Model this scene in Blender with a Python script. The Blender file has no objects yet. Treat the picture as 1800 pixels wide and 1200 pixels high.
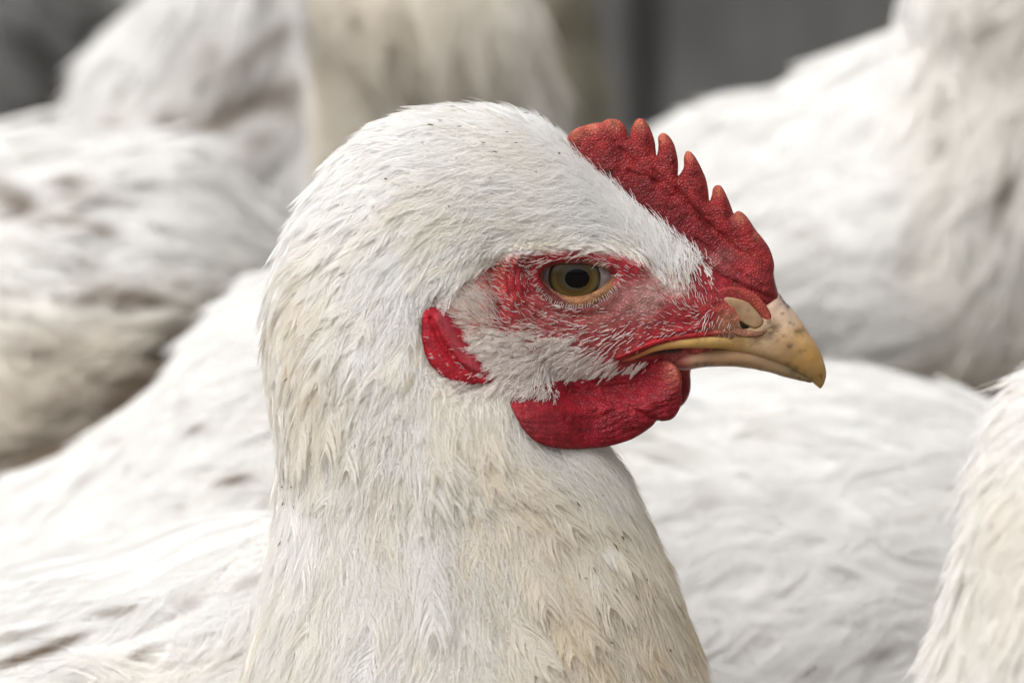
import bpy, math, random
import numpy as np
from mathutils import Vector

random.seed(7)
rng = np.random.default_rng(7)
sc = bpy.context.scene
COL = sc.collection

# ---------------------------------------------------------------- camera
MM = 0.001
Z0 = 0.345            # height of the point the camera looks at
DIST = 0.80
PITCH = math.radians(8)
FRAME_W = 0.20        # width of the frame at the focus distance
cam_d = bpy.data.cameras.new('camera')
cam_d.sensor_width = 36
cam_d.lens = 36 * DIST / FRAME_W
cam_d.clip_start = 0.01
cam_d.clip_end = 200
cam_d.dof.use_dof = True
cam_d.dof.focus_distance = DIST - 0.012
cam_d.dof.aperture_fstop = 13.0
cam = bpy.data.objects.new('camera', cam_d)
COL.objects.link(cam)
CAM = np.array([0.0, -DIST * math.cos(PITCH), Z0 + DIST * math.sin(PITCH)])
cam.location = CAM
cam.rotation_euler = (math.radians(90) - PITCH, 0, 0)
sc.camera = cam
FWD = np.array([0, math.cos(PITCH), -math.sin(PITCH)])
UPV = np.array([0, math.sin(PITCH), math.cos(PITCH)])
KPX = FRAME_W / 1800.0          # metres per photo pixel on the focus plane

# ---------------------------------------------------------------- world, sun, exposure
SUN_EL, SUN_AZ = math.radians(53), math.radians(-132)
world = bpy.data.worlds.new('World')
sc.world = world
world.use_nodes = True
wt = world.node_tree
wt.nodes.clear()
sky = wt.nodes.new('ShaderNodeTexSky')
sky.sky_type = 'NISHITA'
sky.sun_disc = False
sky.sun_elevation = SUN_EL
sky.sun_rotation = SUN_AZ
sky.dust_density = 6.0
sky.air_density = 1.0
hs = wt.nodes.new('ShaderNodeHueSaturation')
hs.inputs['Saturation'].default_value = 0.08
bgn = wt.nodes.new('ShaderNodeBackground')
bgn.inputs['Strength'].default_value = 0.15
wo = wt.nodes.new('ShaderNodeOutputWorld')
wt.links.new(sky.outputs[0], hs.inputs['Color'])
wt.links.new(hs.outputs[0], bgn.inputs['Color'])
wt.links.new(bgn.outputs[0], wo.inputs['Surface'])
sun_d = bpy.data.lights.new('sun', 'SUN')
sun_d.energy = 1.0
sun_d.angle = math.radians(60)
sun_d.color = (1.0, 0.985, 0.965)
sun = bpy.data.objects.new('sun', sun_d)
sdir = Vector((math.sin(SUN_AZ) * math.cos(SUN_EL), math.cos(SUN_AZ) * math.cos(SUN_EL), math.sin(SUN_EL)))
sun.rotation_euler = sdir.to_track_quat('Z', 'Y').to_euler()
sun.location = (0, 0, 3)
COL.objects.link(sun)
sc.view_settings.view_transform = 'Standard'
sc.view_settings.look = 'None'
sc.view_settings.gamma = 1.0
sc.view_settings.use_curve_mapping = False
sc.view_settings.exposure = 0.37
sc.cycles.max_bounces = 10
sc.cycles.diffuse_bounces = 7
sc.cycles.glossy_bounces = 3
sc.cycles.transmission_bounces = 5
sc.cycles.use_denoising = True
sc.cycles_curves.shape = 'RIBBONS'
sc.cycles_curves.subdivisions = 2

# ---------------------------------------------------------------- maths helpers
def P(px, py, Y=0.0):
    """photo pixel -> point where that line of sight crosses the vertical plane y = Y"""
    px = np.asarray(px, float); py = np.asarray(py, float); Y = np.asarray(Y, float)
    rx = (px - 900) * KPX / DIST
    ru = (600 - py) * KPX / DIST
    d = FWD[None, :] + ru.reshape(-1, 1) * UPV[None, :] + rx.reshape(-1, 1) * np.array([[1., 0, 0]])
    t = (np.broadcast_to(Y, px.shape).reshape(-1) - CAM[1]) / d[:, 1]
    return CAM[None, :] + d * t[:, None]

def proj(p):
    q = p - CAM
    f = q @ FWD
    return 900 + (q[..., 0] / f) * DIST / KPX, 600 - ((q @ UPV) / f) * DIST / KPX

def near(p):
    q = np.array(p, copy=True)
    q[..., 1] = -np.abs(q[..., 1])
    return q

def nrm(v):
    return v / np.maximum(np.linalg.norm(v, axis=-1, keepdims=True), 1e-12)

def lin(r, g, b, k=1.0):
    c = np.array([r, g, b], float) / 255
    c = np.where(c <= 0.04045, c / 12.92, ((c + 0.055) / 1.055) ** 2.4)
    return np.clip(c * k, 0, 0.92)

def sstep(a, b, x):
    t = np.clip((x - a) / (b - a), 0, 1)
    return t * t * (3 - 2 * t)

def _h(ix, iy, iz, seed):
    n = (ix.astype(np.int64) * 374761393 + iy.astype(np.int64) * 668265263 + iz.astype(np.int64) * 2147483647 + seed * 1274126177) & 0xFFFFFFFF
    n = ((n ^ (n >> 13)) * 1274126177) & 0xFFFFFFFF
    n = (n ^ (n >> 16)) & 0xFFFF
    return n / 65535.0

def vnoise(p, scale, seed=0):
    """smooth value noise 0..1 of 3-D points"""
    q = np.asarray(p) * scale + 1000.0
    i = np.floor(q).astype(np.int64)
    f = q - i
    f = f * f * (3 - 2 * f)
    r = 0
    for dx in (0, 1):
        for dy in (0, 1):
            for dz in (0, 1):
                w = (f[..., 0] if dx else 1 - f[..., 0]) * (f[..., 1] if dy else 1 - f[..., 1]) * (f[..., 2] if dz else 1 - f[..., 2])
                r = r + w * _h(i[..., 0] + dx, i[..., 1] + dy, i[..., 2] + dz, seed)
    return r

def fbm(p, scale, seed=0, o=3):
    r = 0; a = 0.5; t = 0
    for k in range(o):
        r = r + a * vnoise(p, scale * 2 ** k, seed + k * 17); t += a; a *= 0.5
    return r / t

def cat(pts, n, closed=False):
    """Catmull-Rom resample by chord length; pts [m,d]"""
    pts = np.asarray(pts, float)
    if closed:
        pts = np.vstack([pts[-1], pts, pts[0], pts[1]])
        a, b = 1, len(pts) - 2
    else:
        pts = np.vstack([2 * pts[0] - pts[1], pts, 2 * pts[-1] - pts[-2]])
        a, b = 1, len(pts) - 2
    seg = np.linalg.norm(np.diff(pts[a:b + 1], axis=0), axis=1)
    cum = np.concatenate([[0], np.cumsum(seg)])
    s = np.linspace(0, cum[-1], n, endpoint=not closed)
    k = np.clip(np.searchsorted(cum, s, side='right') - 1, 0, len(seg) - 1)
    t = ((s - cum[k]) / np.maximum(seg[k], 1e-12))[:, None]
    p0, p1, p2, p3 = pts[k + a - 1], pts[k + a], pts[k + a + 1], pts[k + a + 2]
    return 0.5 * ((2 * p1) + (-p0 + p2) * t + (2 * p0 - 5 * p1 + 4 * p2 - p3) * t * t + (-p0 + 3 * p1 - 3 * p2 + p3) * t ** 3)

def idw(ctrl, px, py, power=3.0, soft=12.0):
    """interpolates rows (px, py, values...) to the query pixels"""
    ctrl = np.asarray(ctrl, float)
    px = np.asarray(px, float); py = np.asarray(py, float)
    sh = px.shape
    px = px.reshape(-1); py = py.reshape(-1)
    num = np.zeros((px.size, ctrl.shape[1] - 2)); den = np.zeros(px.size)
    for row in ctrl:
        w = 1.0 / ((px - row[0]) ** 2 + (py - row[1]) ** 2 + soft * soft) ** (power / 2)
        den += w
        num += w[:, None] * row[None, 2:]
    return (num / den[:, None]).reshape(sh + (ctrl.shape[1] - 2,))

def inside(poly, x, y):
    poly = np.asarray(poly, float)
    r = np.zeros(np.shape(x), bool)
    x0, y0 = poly[-1]
    for x1, y1 in poly:
        c = ((y1 > y) != (y0 > y))
        with np.errstate(divide='ignore', invalid='ignore'):
            xi = (x0 - x1) * (y - y1) / (y0 - y1 + 1e-30) + x1
        r ^= c & (x < xi)
        x0, y0 = x1, y1
    return r

def dist_line(line, x, y, closed=False):
    line = np.asarray(line, float)
    if closed:
        line = np.vstack([line, line[:1]])
    best = np.full(np.shape(x), 1e9)
    for a, b in zip(line[:-1], line[1:]):
        d = b - a
        t = np.clip(((x - a[0]) * d[0] + (y - a[1]) * d[1]) / max(d @ d, 1e-12), 0, 1)
        best = np.minimum(best, np.hypot(x - a[0] - t * d[0], y - a[1] - t * d[1]))
    return best

def snap_line(line, x, y):
    line = np.vstack([line, line[:1]])
    bx, by, bd = x.copy(), y.copy(), np.full(x.shape, 1e9)
    for a, b in zip(line[:-1], line[1:]):
        d = b - a
        t = np.clip(((x - a[0]) * d[0] + (y - a[1]) * d[1]) / max(d @ d, 1e-18), 0, 1)
        qx, qy = a[0] + t * d[0], a[1] + t * d[1]
        dd = np.hypot(x - qx, y - qy)
        m = dd < bd
        bx[m], by[m], bd[m] = qx[m], qy[m], dd[m]
    return bx, by

# ---------------------------------------------------------------- object helpers
def mesh_obj(name, v, f, mat, parent=None, col=None, smooth=True, kind=None, label=None, attrs=None):
    me = bpy.data.meshes.new(name)
    v = np.asarray(v, np.float32)
    if isinstance(f, np.ndarray):
        nf, k = f.shape
        me.vertices.add(len(v)); me.vertices.foreach_set('co', v.ravel())
        me.loops.add(nf * k); me.loops.foreach_set('vertex_index', f.astype(np.int32).ravel())
        me.polygons.add(nf); me.polygons.foreach_set('loop_start', np.arange(0, nf * k, k, dtype=np.int32))
        me.update(calc_edges=True)
    else:
        me.from_pydata(v.tolist(), [], f)
    me.validate()
    if smooth:
        me.polygons.foreach_set('use_smooth', np.ones(len(me.polygons), bool))
    if col is not None:
        a = me.color_attributes.new('col', 'FLOAT_COLOR', 'POINT')
        c4 = np.ones((len(v), 4), np.float32); c4[:, :3] = col
        a.data.foreach_set('color', c4.ravel())
    for k, x in (attrs or {}).items():
        a = me.attributes.new(k, 'FLOAT', 'POINT')
        a.data.foreach_set('value', np.asarray(x, np.float32))
    me.materials.append(mat)
    o = bpy.data.objects.new(name, me)
    COL.objects.link(o)
    o.parent = parent
    if kind: o['kind'] = kind
    if label: o['label'] = label
    return o

def thing(name, label, cat_, loc=(0, 0, 0), group=None):
    o = bpy.data.objects.new(name, None)
    COL.objects.link(o)
    o.location = (0, 0, 0)
    o['label'] = label; o['category'] = cat_
    if group: o['group'] = group
    return o

def grid_faces(nu, nt, wrap=True):
    i = np.arange(nu - 1)[:, None]; j = np.arange(nt if wrap else nt - 1)[None, :]
    j2 = (j + 1) % nt
    f = np.stack([i * nt + j, i * nt + j2, (i + 1) * nt + j2, (i + 1) * nt + j], -1).reshape(-1, 4)
    return f

class Loft:
    """closed rings between paired outline points, head end first"""
    def __init__(self, top, bot, w, Y=0.0, yshift=None, nu=200, nt=160, ex=2.0, ytop=None, exb=None):
        n = len(top)
        top = np.asarray(top, float); bot = np.asarray(bot, float); w = np.asarray(w, float) * MM
        ys = np.zeros(n) if yshift is None else np.asarray(yshift, float) * MM
        yt = ys if ytop is None else np.asarray(ytop, float) * MM
        T = P(top[:, 0], top[:, 1], Y + yt); B = P(bot[:, 0], bot[:, 1], Y + ys)
        D = cat(np.hstack([T, B, w[:, None] * 1.0]), nu)
        T, B, W = D[:, :3], D[:, 3:6], D[:, 6]
        C = (T + B) / 2; A = (T - B) / 2
        th = np.linspace(0, 2 * np.pi, nt, endpoint=False)
        cs, sn = np.cos(th), np.sin(th)
        e = np.where(cs < 0, 2.0 / (exb or ex), 2.0 / ex)
        cs = np.sign(cs) * np.abs(cs) ** e; sn = np.sign(sn) * np.abs(sn) ** e
        self.nu, self.nt = nu, nt
        self.p = C[:, None, :] + A[:, None, :] * cs[None, :, None]
        self.p[:, :, 1] -= W[:, None] * sn[None, :]
        self.frames()
    def frames(self):
        p = self.p
        self.du = np.gradient(p, axis=0)
        self.dt = (np.roll(p, -1, 1) - np.roll(p, 1, 1)) / 2
        n = np.cross(self.dt, self.du)
        self.n = nrm(n)
        c = p.mean(axis=1, keepdims=True)
        if np.mean(np.sum(self.n * (p - c), -1)) < 0:
            self.n = -self.n
    def at(self, arr, u, t):
        u = np.clip(u, 0, self.nu - 1.001)
        i = np.floor(u).astype(int); fu = (u - i)[..., None]
        j = np.floor(t).astype(int); ft = (t - j)[..., None]
        j0 = j % self.nt; j1 = (j + 1) % self.nt
        return (arr[i, j0] * (1 - fu) * (1 - ft) + arr[i + 1, j0] * fu * (1 - ft) + arr[i, j1] * (1 - fu) * ft + arr[i + 1, j1] * fu * ft)
    def scatter(self, n, weight=None):
        a = np.linalg.norm(np.cross(self.du, self.dt), axis=-1)
        if weight is not None:
            a = a * weight
        a = a[:-1].ravel()
        k = rng.choice(a.size, size=n, p=a / a.sum())
        return k // self.nt + rng.random(n), (k % self.nt) + rng.random(n)
    def mesh(self):
        v = self.p.reshape(-1, 3)
        f = grid_faces(self.nu, self.nt)
        c0, c1 = self.p[0].mean(0), self.p[-1].mean(0)
        k = len(v)
        v = np.vstack([v, c0, c1])
        j = np.arange(self.nt); j2 = (j + 1) % self.nt
        a = np.stack([np.full(self.nt, k), j2, j, np.full(self.nt, k)], -1)
        b0 = (self.nu - 1) * self.nt
        tri = [(k, int(y), int(x)) for x, y in zip(j, j2)] + [(k + 1, int(b0 + x), int(b0 + y)) for x, y in zip(j, j2)]
        return v, f, tri

def thin(pos, spacing):
    """keeps one point per cell of the given size"""
    key = np.floor(pos / np.asarray(spacing).reshape(-1, 1)).astype(np.int64)
    h = (key[:, 0] * 73856093) ^ (key[:, 1] * 19349663) ^ (key[:, 2] * 83492791)
    _, idx = np.unique(h, return_index=True)
    return idx

def feathers(lo, u0, t0, dirf, L, W, nb, lift, h0=0.0, K=7, Q=4, fwd=0.9, droop=None, messy=0.25, smin=0.12, r=0.075, curl=0.0, seed=1):
    """barbed feathers lying on a loft: returns barb curves [N,Q,3], shafts [F,K,3], and the feather index of each barb"""
    g = np.random.default_rng(seed)
    F = len(u0)
    if np.isscalar(lift): lift = np.full(F, lift)
    pos = np.zeros((F, K, 3)); nn = np.zeros((F, K, 3)); dd = np.zeros((F, K, 3))
    u, t = u0.copy(), t0.copy()
    jit = g.normal(0, 0.16, F)
    for k in range(K):
        p = lo.at(lo.p, u, t); n = nrm(lo.at(lo.n, u, t))
        Tu = lo.at(lo.du, u, t); Tt = lo.at(lo.dt, u, t)
        d = dirf(p, n, Tu, Tt)
        d = d - n * np.sum(d * n, -1, keepdims=True)
        d = nrm(d)
        b = np.cross(n, d)
        d = nrm(d * np.cos(jit)[:, None] + b * np.sin(jit)[:, None])
        pos[:, k] = p; nn[:, k] = n; dd[:, k] = d
        st = d * (L / (K - 1))[:, None]
        a11 = np.sum(Tu * Tu, -1); a12 = np.sum(Tu * Tt, -1); a22 = np.sum(Tt * Tt, -1)
        b1 = np.sum(Tu * st, -1); b2 = np.sum(Tt * st, -1)
        det = a11 * a22 - a12 * a12 + 1e-18
        du = (b1 * a22 - b2 * a12) / det; dt_ = (a11 * b2 - a12 * b1) / det
        u = np.clip(u + np.clip(du, -25, 25), 0, lo.nu - 1.01); t = t + np.clip(dt_, -25, 25)
    s = np.linspace(0, 1, K)
    hgt = np.reshape(h0, (-1, 1)) + lift[:, None] * L[:, None] * (s[None, :] ** 1.15) + curl * L[:, None] * (s[None, :] ** 3)
    S = pos + nn * hgt[..., None]
    bb = np.cross(nn, dd)
    # barbs
    sj = np.linspace(smin, 0.985, nb)[None, :] + g.normal(0, 0.3 / nb, (F, nb))
    sj = np.clip(sj, 0.02, 0.995)
    out = []
    q = np.linspace(0, 1, Q)
    for side in (-1, 1):
        prof = np.clip(np.sin(np.pi * np.clip(sj, 0, 1) ** 0.85), 0, 1) ** 0.5 * 0.85 + 0.22
        Wj = W[:, None] * prof * g.uniform(0.85, 1.15, (F, nb))
        cl = np.repeat(g.normal(0, 1, (F, nb // 5 + 1)), 5, axis=1)[:, :nb]      # barbs that cling together
        fw = fwd * (1 + messy * (0.7 * cl + 0.5 * g.normal(0, 1, (F, nb))))
        latm = 1 - messy * 0.35 * np.abs(cl)
        lat = Wj[..., None] * latm[..., None] * (1 - (1 - q) ** 1.5)
        al = (Wj * fw)[..., None] * q ** 1.25
        sp = sj[..., None] + al / L[:, None, None]
        x = np.clip(sp, 0, None) * (K - 1)
        i = np.clip(np.floor(x).astype(int), 0, K - 2); f = (x - i)[..., None]
        fi = np.arange(F)[:, None, None]
        base = S[fi, i] * (1 - f) + S[fi, i + 1] * f
        nv = nrm(nn[fi, i] * (1 - np.clip(f, 0, 1)) + nn[fi, i + 1] * np.clip(f, 0, 1))
        bv = bb[fi, i]
        dv = dd[fi, i]
        dr = lat ** 2 * 12.0 + 0.05 * lat
        z = g.normal(0, messy * 0.16, (F, nb))[..., None] * Wj[..., None] * q ** 1.5
        pt = base + bv * (side * lat)[..., None] + nv * (z - dr)[..., None]
        out.append(pt.reshape(-1, Q, 3))
    idx = np.tile(np.repeat(np.arange(F), nb), 2)
    return np.concatenate(out), S, idx

def curves_obj(name, sets, mat, parent, kind='stuff', label=None):
    """sets: list of (points [N,Q,3], radius [Q] or [N,Q], tint [N], dirt [N])"""
    cd = bpy.data.hair_curves.new(name)
    sizes = np.concatenate([np.full(len(s[0]), s[0].shape[1], np.int32) for s in sets])
    cd.add_curves(sizes.tolist())
    pts = np.concatenate([s[0].reshape(-1, 3) for s in sets]).astype(np.float32)
    rad = np.concatenate([np.broadcast_to(s[1], s[0].shape[:2]).reshape(-1) for s in sets]).astype(np.float32)
    cd.attributes['position'].data.foreach_set('vector', pts.ravel())
    ra = cd.attributes.get('radius') or cd.attributes.new('radius', 'FLOAT', 'POINT')
    ra.data.foreach_set('value', rad)
    for nm, k in (('tint', 2), ('dirt_and_shade', 3)):
        a = cd.attributes.new(nm, 'FLOAT', 'POINT')
        vals = []
        for s in sets:
            x = np.asarray(s[k], np.float32)
            vals.append(np.broadcast_to(x[:, None] if x.ndim == 1 else x, s[0].shape[:2]).reshape(-1))
        a.data.foreach_set('value', np.ascontiguousarray(np.concatenate(vals), np.float32))
    cd.materials.append(mat)
    o = bpy.data.objects.new(name, cd)
    COL.objects.link(o)
    o.parent = parent
    o['kind'] = kind
    if label: o['label'] = label
    return o

# ---------------------------------------------------------------- materials
def new_mat(name):
    m = bpy.data.materials.new(name)
    m.use_nodes = True
    nt = m.node_tree
    nt.nodes.clear()
    return m, nt, nt.nodes, nt.links

def N(nodes, t, **kw):
    n = nodes.new(t)
    for k, v in kw.items():
        setattr(n, k, v)
    return n

def feather_mat(name, white, cream, brown):
    m, nt, nd, lk = new_mat(name)
    at = N(nd, 'ShaderNodeAttribute', attribute_name='tint')
    ad = N(nd, 'ShaderNodeAttribute', attribute_name='dirt_and_shade')
    m1 = N(nd, 'ShaderNodeMix', data_type='RGBA'); m2 = N(nd, 'ShaderNodeMix', data_type='RGBA')
    m1.inputs['A'].default_value = (*white, 1); m1.inputs['B'].default_value = (*cream, 1)
    m2.inputs['B'].default_value = (*brown, 1)
    lk.new(at.outputs['Fac'], m1.inputs['Factor']); lk.new(m1.outputs['Result'], m2.inputs['A'])
    lk.new(ad.outputs['Fac'], m2.inputs['Factor'])
    d = N(nd, 'ShaderNodeBsdfDiffuse'); tr = N(nd, 'ShaderNodeBsdfTranslucent'); gl = N(nd, 'ShaderNodeBsdfGlossy')
    gl.inputs['Roughness'].default_value = 0.5
    gl.inputs['Color'].default_value = (0.9, 0.9, 0.9, 1)
    x = N(nd, 'ShaderNodeMixShader'); y = N(nd, 'ShaderNodeMixShader'); o = N(nd, 'ShaderNodeOutputMaterial')
    x.inputs[0].default_value = 0.44; y.inputs[0].default_value = 0.05
    lk.new(m2.outputs['Result'], d.inputs['Color']); lk.new(m2.outputs['Result'], tr.inputs['Color'])
    lk.new(d.outputs[0], x.inputs[1]); lk.new(tr.outputs[0], x.inputs[2])
    lk.new(x.outputs[0], y.inputs[1]); lk.new(gl.outputs[0], y.inputs[2])
    lk.new(y.outputs[0], o.inputs['Surface'])
    return m

def flesh_mat(name, rough=0.5, bump=0.35, scale=900, sss=0.12, var=0.25, wr=None, coat=0.0, spec=0.35, cell=0.72, dist=0.0004, warp=0.0003):
    """skin, comb, wattle: colour comes from the 'col' attribute, grain from noise and cells"""
    m, nt, nd, lk = new_mat(name)
    co = N(nd, 'ShaderNodeTexCoord')
    at = N(nd, 'ShaderNodeAttribute', attribute_name='col')
    ns = N(nd, 'ShaderNodeTexNoise'); ns.inputs['Scale'].default_value = scale * 0.35; ns.inputs['Detail'].default_value = 4
    vo = N(nd, 'ShaderNodeTexVoronoi', feature='DISTANCE_TO_EDGE'); vo.inputs['Scale'].default_value = scale
    mp = N(nd, 'ShaderNodeMapping')
    if wr: mp.inputs['Scale'].default_value = wr
    lk.new(co.outputs['Object'], ns.inputs['Vector']); lk.new(co.outputs['Object'], mp.inputs['Vector'])
    n2 = N(nd, 'ShaderNodeTexNoise'); n2.inputs['Scale'].default_value = scale * 0.6
    lk.new(mp.outputs[0], n2.inputs['Vector'])
    mxv = N(nd, 'ShaderNodeMix', data_type='VECTOR'); mxv.inputs['Factor'].default_value = 0.0009
    va = N(nd, 'ShaderNodeVectorMath', operation='MULTIPLY_ADD')
    va.inputs[1].default_value = (warp, warp, warp)
    lk.new(n2.outputs['Color'], va.inputs[0]); lk.new(mp.outputs[0], va.inputs[2])
    lk.new(va.outputs[0], vo.inputs['Vector'])
    mr = N(nd, 'ShaderNodeMapRange'); mr.inputs['From Max'].default_value = 0.35
    lk.new(vo.outputs['Distance'], mr.inputs['Value'])
    # colour variation: blotches and slightly paler grain tops
    hv = N(nd, 'ShaderNodeMapRange'); hv.inputs['To Min'].default_value = 1 - var; hv.inputs['To Max'].default_value = 1 + var
    hv.inputs['From Min'].default_value = 0.3; hv.inputs['From Max'].default_value = 0.7
    lk.new(ns.outputs['Fac'], hv.inputs['Value'])
    gv = N(nd, 'ShaderNodeMapRange'); gv.inputs['To Min'].default_value = cell; gv.inputs['To Max'].default_value = 1.0 + (1 - cell) * 0.3
    lk.new(mr.outputs[0], gv.inputs['Value'])
    mu = N(nd, 'ShaderNodeMath', operation='MULTIPLY'); lk.new(hv.outputs[0], mu.inputs[0]); lk.new(gv.outputs[0], mu.inputs[1])
    cm = N(nd, 'ShaderNodeVectorMath', operation='SCALE')
    lk.new(at.outputs['Color'], cm.inputs[0]); lk.new(mu.outputs[0], cm.inputs['Scale'])
    bs = N(nd, 'ShaderNodeBsdfPrincipled'); o = N(nd, 'ShaderNodeOutputMaterial')
    lk.new(cm.outputs[0], bs.inputs['Base Color'])
    bs.inputs['Roughness'].default_value = rough
    bs.inputs['Specular IOR Level'].default_value = spec
    bs.inputs['Subsurface Weight'].default_value = sss
    bs.inputs['Subsurface Radius'].default_value = (1.0, 0.3, 0.2)
    bs.inputs['Subsurface Scale'].default_value = 0.0012
    bs.inputs['Coat Weight'].default_value = coat
    ad = N(nd, 'ShaderNodeMath', operation='MULTIPLY_ADD'); ad.inputs[1].default_value = 0.5
    lk.new(ns.outputs['Fac'], ad.inputs[0]); lk.new(mr.outputs[0], ad.inputs[2])
    bp = N(nd, 'ShaderNodeBump'); bp.inputs['Strength'].default_value = bump; bp.inputs['Distance'].default_value = dist
    lk.new(ad.outputs[0], bp.inputs['Height']); lk.new(bp.outputs[0], bs.inputs['Normal'])
    lk.new(bs.outputs[0], o.inputs['Surface'])
    return m

def plain_mat(name, color, rough=0.5, noise=0.0, scale=200, spec=0.5, coat=0.0, bump=0.0, c2=None):
    m, nt, nd, lk = new_mat(name)
    bs = N(nd, 'ShaderNodeBsdfPrincipled'); o = N(nd, 'ShaderNodeOutputMaterial')
    bs.inputs['Roughness'].default_value = rough
    bs.inputs['Specular IOR Level'].default_value = spec
    bs.inputs['Coat Weight'].default_value = coat
    co = N(nd, 'ShaderNodeTexCoord'); ns = N(nd, 'ShaderNodeTexNoise')
    ns.inputs['Scale'].default_value = scale; ns.inputs['Detail'].default_value = 5
    lk.new(co.outputs['Object'], ns.inputs['Vector'])
    mx = N(nd, 'ShaderNodeMix', data_type='RGBA')
    mx.inputs['A'].default_value = (*color, 1)
    mx.inputs['B'].default_value = (*(c2 if c2 is not None else [c * (1 - noise) for c in color]), 1)
    rp = N(nd, 'ShaderNodeMapRange'); rp.inputs['From Min'].default_value = 0.35; rp.inputs['From Max'].default_value = 0.65
    lk.new(ns.outputs['Fac'], rp.inputs['Value']); lk.new(rp.outputs[0], mx.inputs['Factor'])
    lk.new(mx.outputs['Result'], bs.inputs['Base Color'])
    if bump:
        bp = N(nd, 'ShaderNodeBump'); bp.inputs['Strength'].default_value = bump; bp.inputs['Distance'].default_value = 0.002
        lk.new(ns.outputs['Fac'], bp.inputs['Height']); lk.new(bp.outputs[0], bs.inputs['Normal'])
    lk.new(bs.outputs[0], o.inputs['Surface'])
    return m

WHITE, CREAM, BROWN = (0.88, 0.875, 0.865), (0.82, 0.73, 0.56), (0.20, 0.125, 0.06)
M_feather = feather_mat('white_feather', WHITE, CREAM, BROWN)
M_shaded = feather_mat('shaded_feather', (0.34, 0.34, 0.34), (0.28, 0.26, 0.22), (0.06, 0.045, 0.03))  # white feathers greyed, so the far hens' shade sits in the colour
M_olive = feather_mat('shaded_olive_feather', (0.46, 0.45, 0.38), (0.36, 0.34, 0.22), BROWN)  # olive copy, darkened to carry the far hen's shade in its colour
M_bristle = feather_mat('white_bristle', (0.86, 0.82, 0.79), (0.75, 0.62, 0.5), BROWN)
M_skin = flesh_mat('hen_skin', rough=0.55, bump=0.4, scale=1700, sss=0.1, var=0.3, cell=0.75)
M_comb = flesh_mat('comb_flesh', rough=0.5, bump=0.6, scale=1700, sss=0.1, var=0.3, cell=0.7, spec=0.3, dist=0.0003)
M_wattle = flesh_mat('wattle_flesh', rough=0.5, bump=0.45, scale=1500, sss=0.08, var=0.28, wr=(0.7, 1.0, 1.25), spec=0.3, cell=0.8, warp=0.0006)
M_lobe = flesh_mat('ear_lobe_flesh', rough=0.6, bump=0.4, scale=1800, sss=0.08, var=0.25, spec=0.25, cell=0.85)
M_horn = flesh_mat('beak_horn', rough=0.42, bump=0.04, scale=700, sss=0.15, var=0.13, cell=1.0)
M_under = flesh_mat('white_down', rough=0.9, bump=0.1, scale=600, sss=0.0, var=0.06, spec=0.1, cell=1.0)

# ================================================================ SETTING
def box(name, x0, x1, y0, y1, z0, z1, mat, parent=None, bev=0.002, **kw):
    import bmesh
    bm = bmesh.new()
    r = bmesh.ops.create_cube(bm, size=1)
    for v in bm.verts:
        v.co = ((x0 + x1) / 2 + v.co.x * (x1 - x0), (y0 + y1) / 2 + v.co.y * (y1 - y0), (z0 + z1) / 2 + v.co.z * (z1 - z0))
    bmesh.ops.bevel(bm, geom=bm.edges[:], offset=bev, segments=2, affect='EDGES')
    me = bpy.data.meshes.new(name); bm.to_mesh(me); bm.free()
    me.materials.append(mat)
    o = bpy.data.objects.new(name, me); COL.objects.link(o); o.parent = parent
    for k, v in kw.items(): o[k] = v
    return o

M_ground = plain_mat('litter_ground', (0.16, 0.12, 0.08), 0.95, 0.5, 40, 0.1, bump=0.6)
gx = np.linspace(-1, 1, 90); gv = np.stack(np.meshgrid(np.sign(gx) * np.abs(gx) ** 3 * 40, np.sign(gx) * np.abs(gx) ** 3 * 40, indexing='ij'), -1).reshape(-1, 2)
gz = (fbm(np.hstack([gv, np.zeros((len(gv), 1))]), 9.0, 3) - 0.5) * 0.012
o = mesh_obj('ground', np.hstack([gv, gz[:, None]]), grid_faces(90, 90, False), M_ground)
o['kind'] = 'structure'

def wood_mat(name, c1, c2):
    m, nt, nd, lk = new_mat(name)
    bs = N(nd, 'ShaderNodeBsdfPrincipled'); o = N(nd, 'ShaderNodeOutputMaterial')
    co = N(nd, 'ShaderNodeTexCoord'); mp = N(nd, 'ShaderNodeMapping'); mp.inputs['Scale'].default_value = (60, 60, 4)
    ns = N(nd, 'ShaderNodeTexNoise'); ns.inputs['Scale'].default_value = 1.0; ns.inputs['Detail'].default_value = 6
    n2 = N(nd, 'ShaderNodeTexNoise'); n2.inputs['Scale'].default_value = 14; n2.inputs['Detail'].default_value = 3
    lk.new(co.outputs['Object'], mp.inputs['Vector']); lk.new(mp.outputs[0], ns.inputs['Vector']); lk.new(co.outputs['Object'], n2.inputs['Vector'])
    a = N(nd, 'ShaderNodeMath', operation='ADD'); lk.new(ns.outputs['Fac'], a.inputs[0]); lk.new(n2.outputs['Fac'], a.inputs[1])
    rp = N(nd, 'ShaderNodeMapRange'); rp.inputs['From Min'].default_value = 0.75; rp.inputs['From Max'].default_value = 1.25
    lk.new(a.outputs[0], rp.inputs['Value'])
    mx = N(nd, 'ShaderNodeMix', data_type='RGBA'); mx.inputs['A'].default_value = (*c1, 1); mx.inputs['B'].default_value = (*c2, 1)
    lk.new(rp.outputs[0], mx.inputs['Factor']); lk.new(mx.outputs['Result'], bs.inputs['Base Color'])
    bs.inputs['Roughness'].default_value = 0.85
    bp = N(nd, 'ShaderNodeBump'); bp.inputs['Strength'].default_value = 0.4; bp.inputs['Distance'].default_value = 0.002
    lk.new(ns.outputs['Fac'], bp.inputs['Height']); lk.new(bp.outputs[0], bs.inputs['Normal'])
    lk.new(bs.outputs[0], o.inputs['Surface'])
    return m

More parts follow.
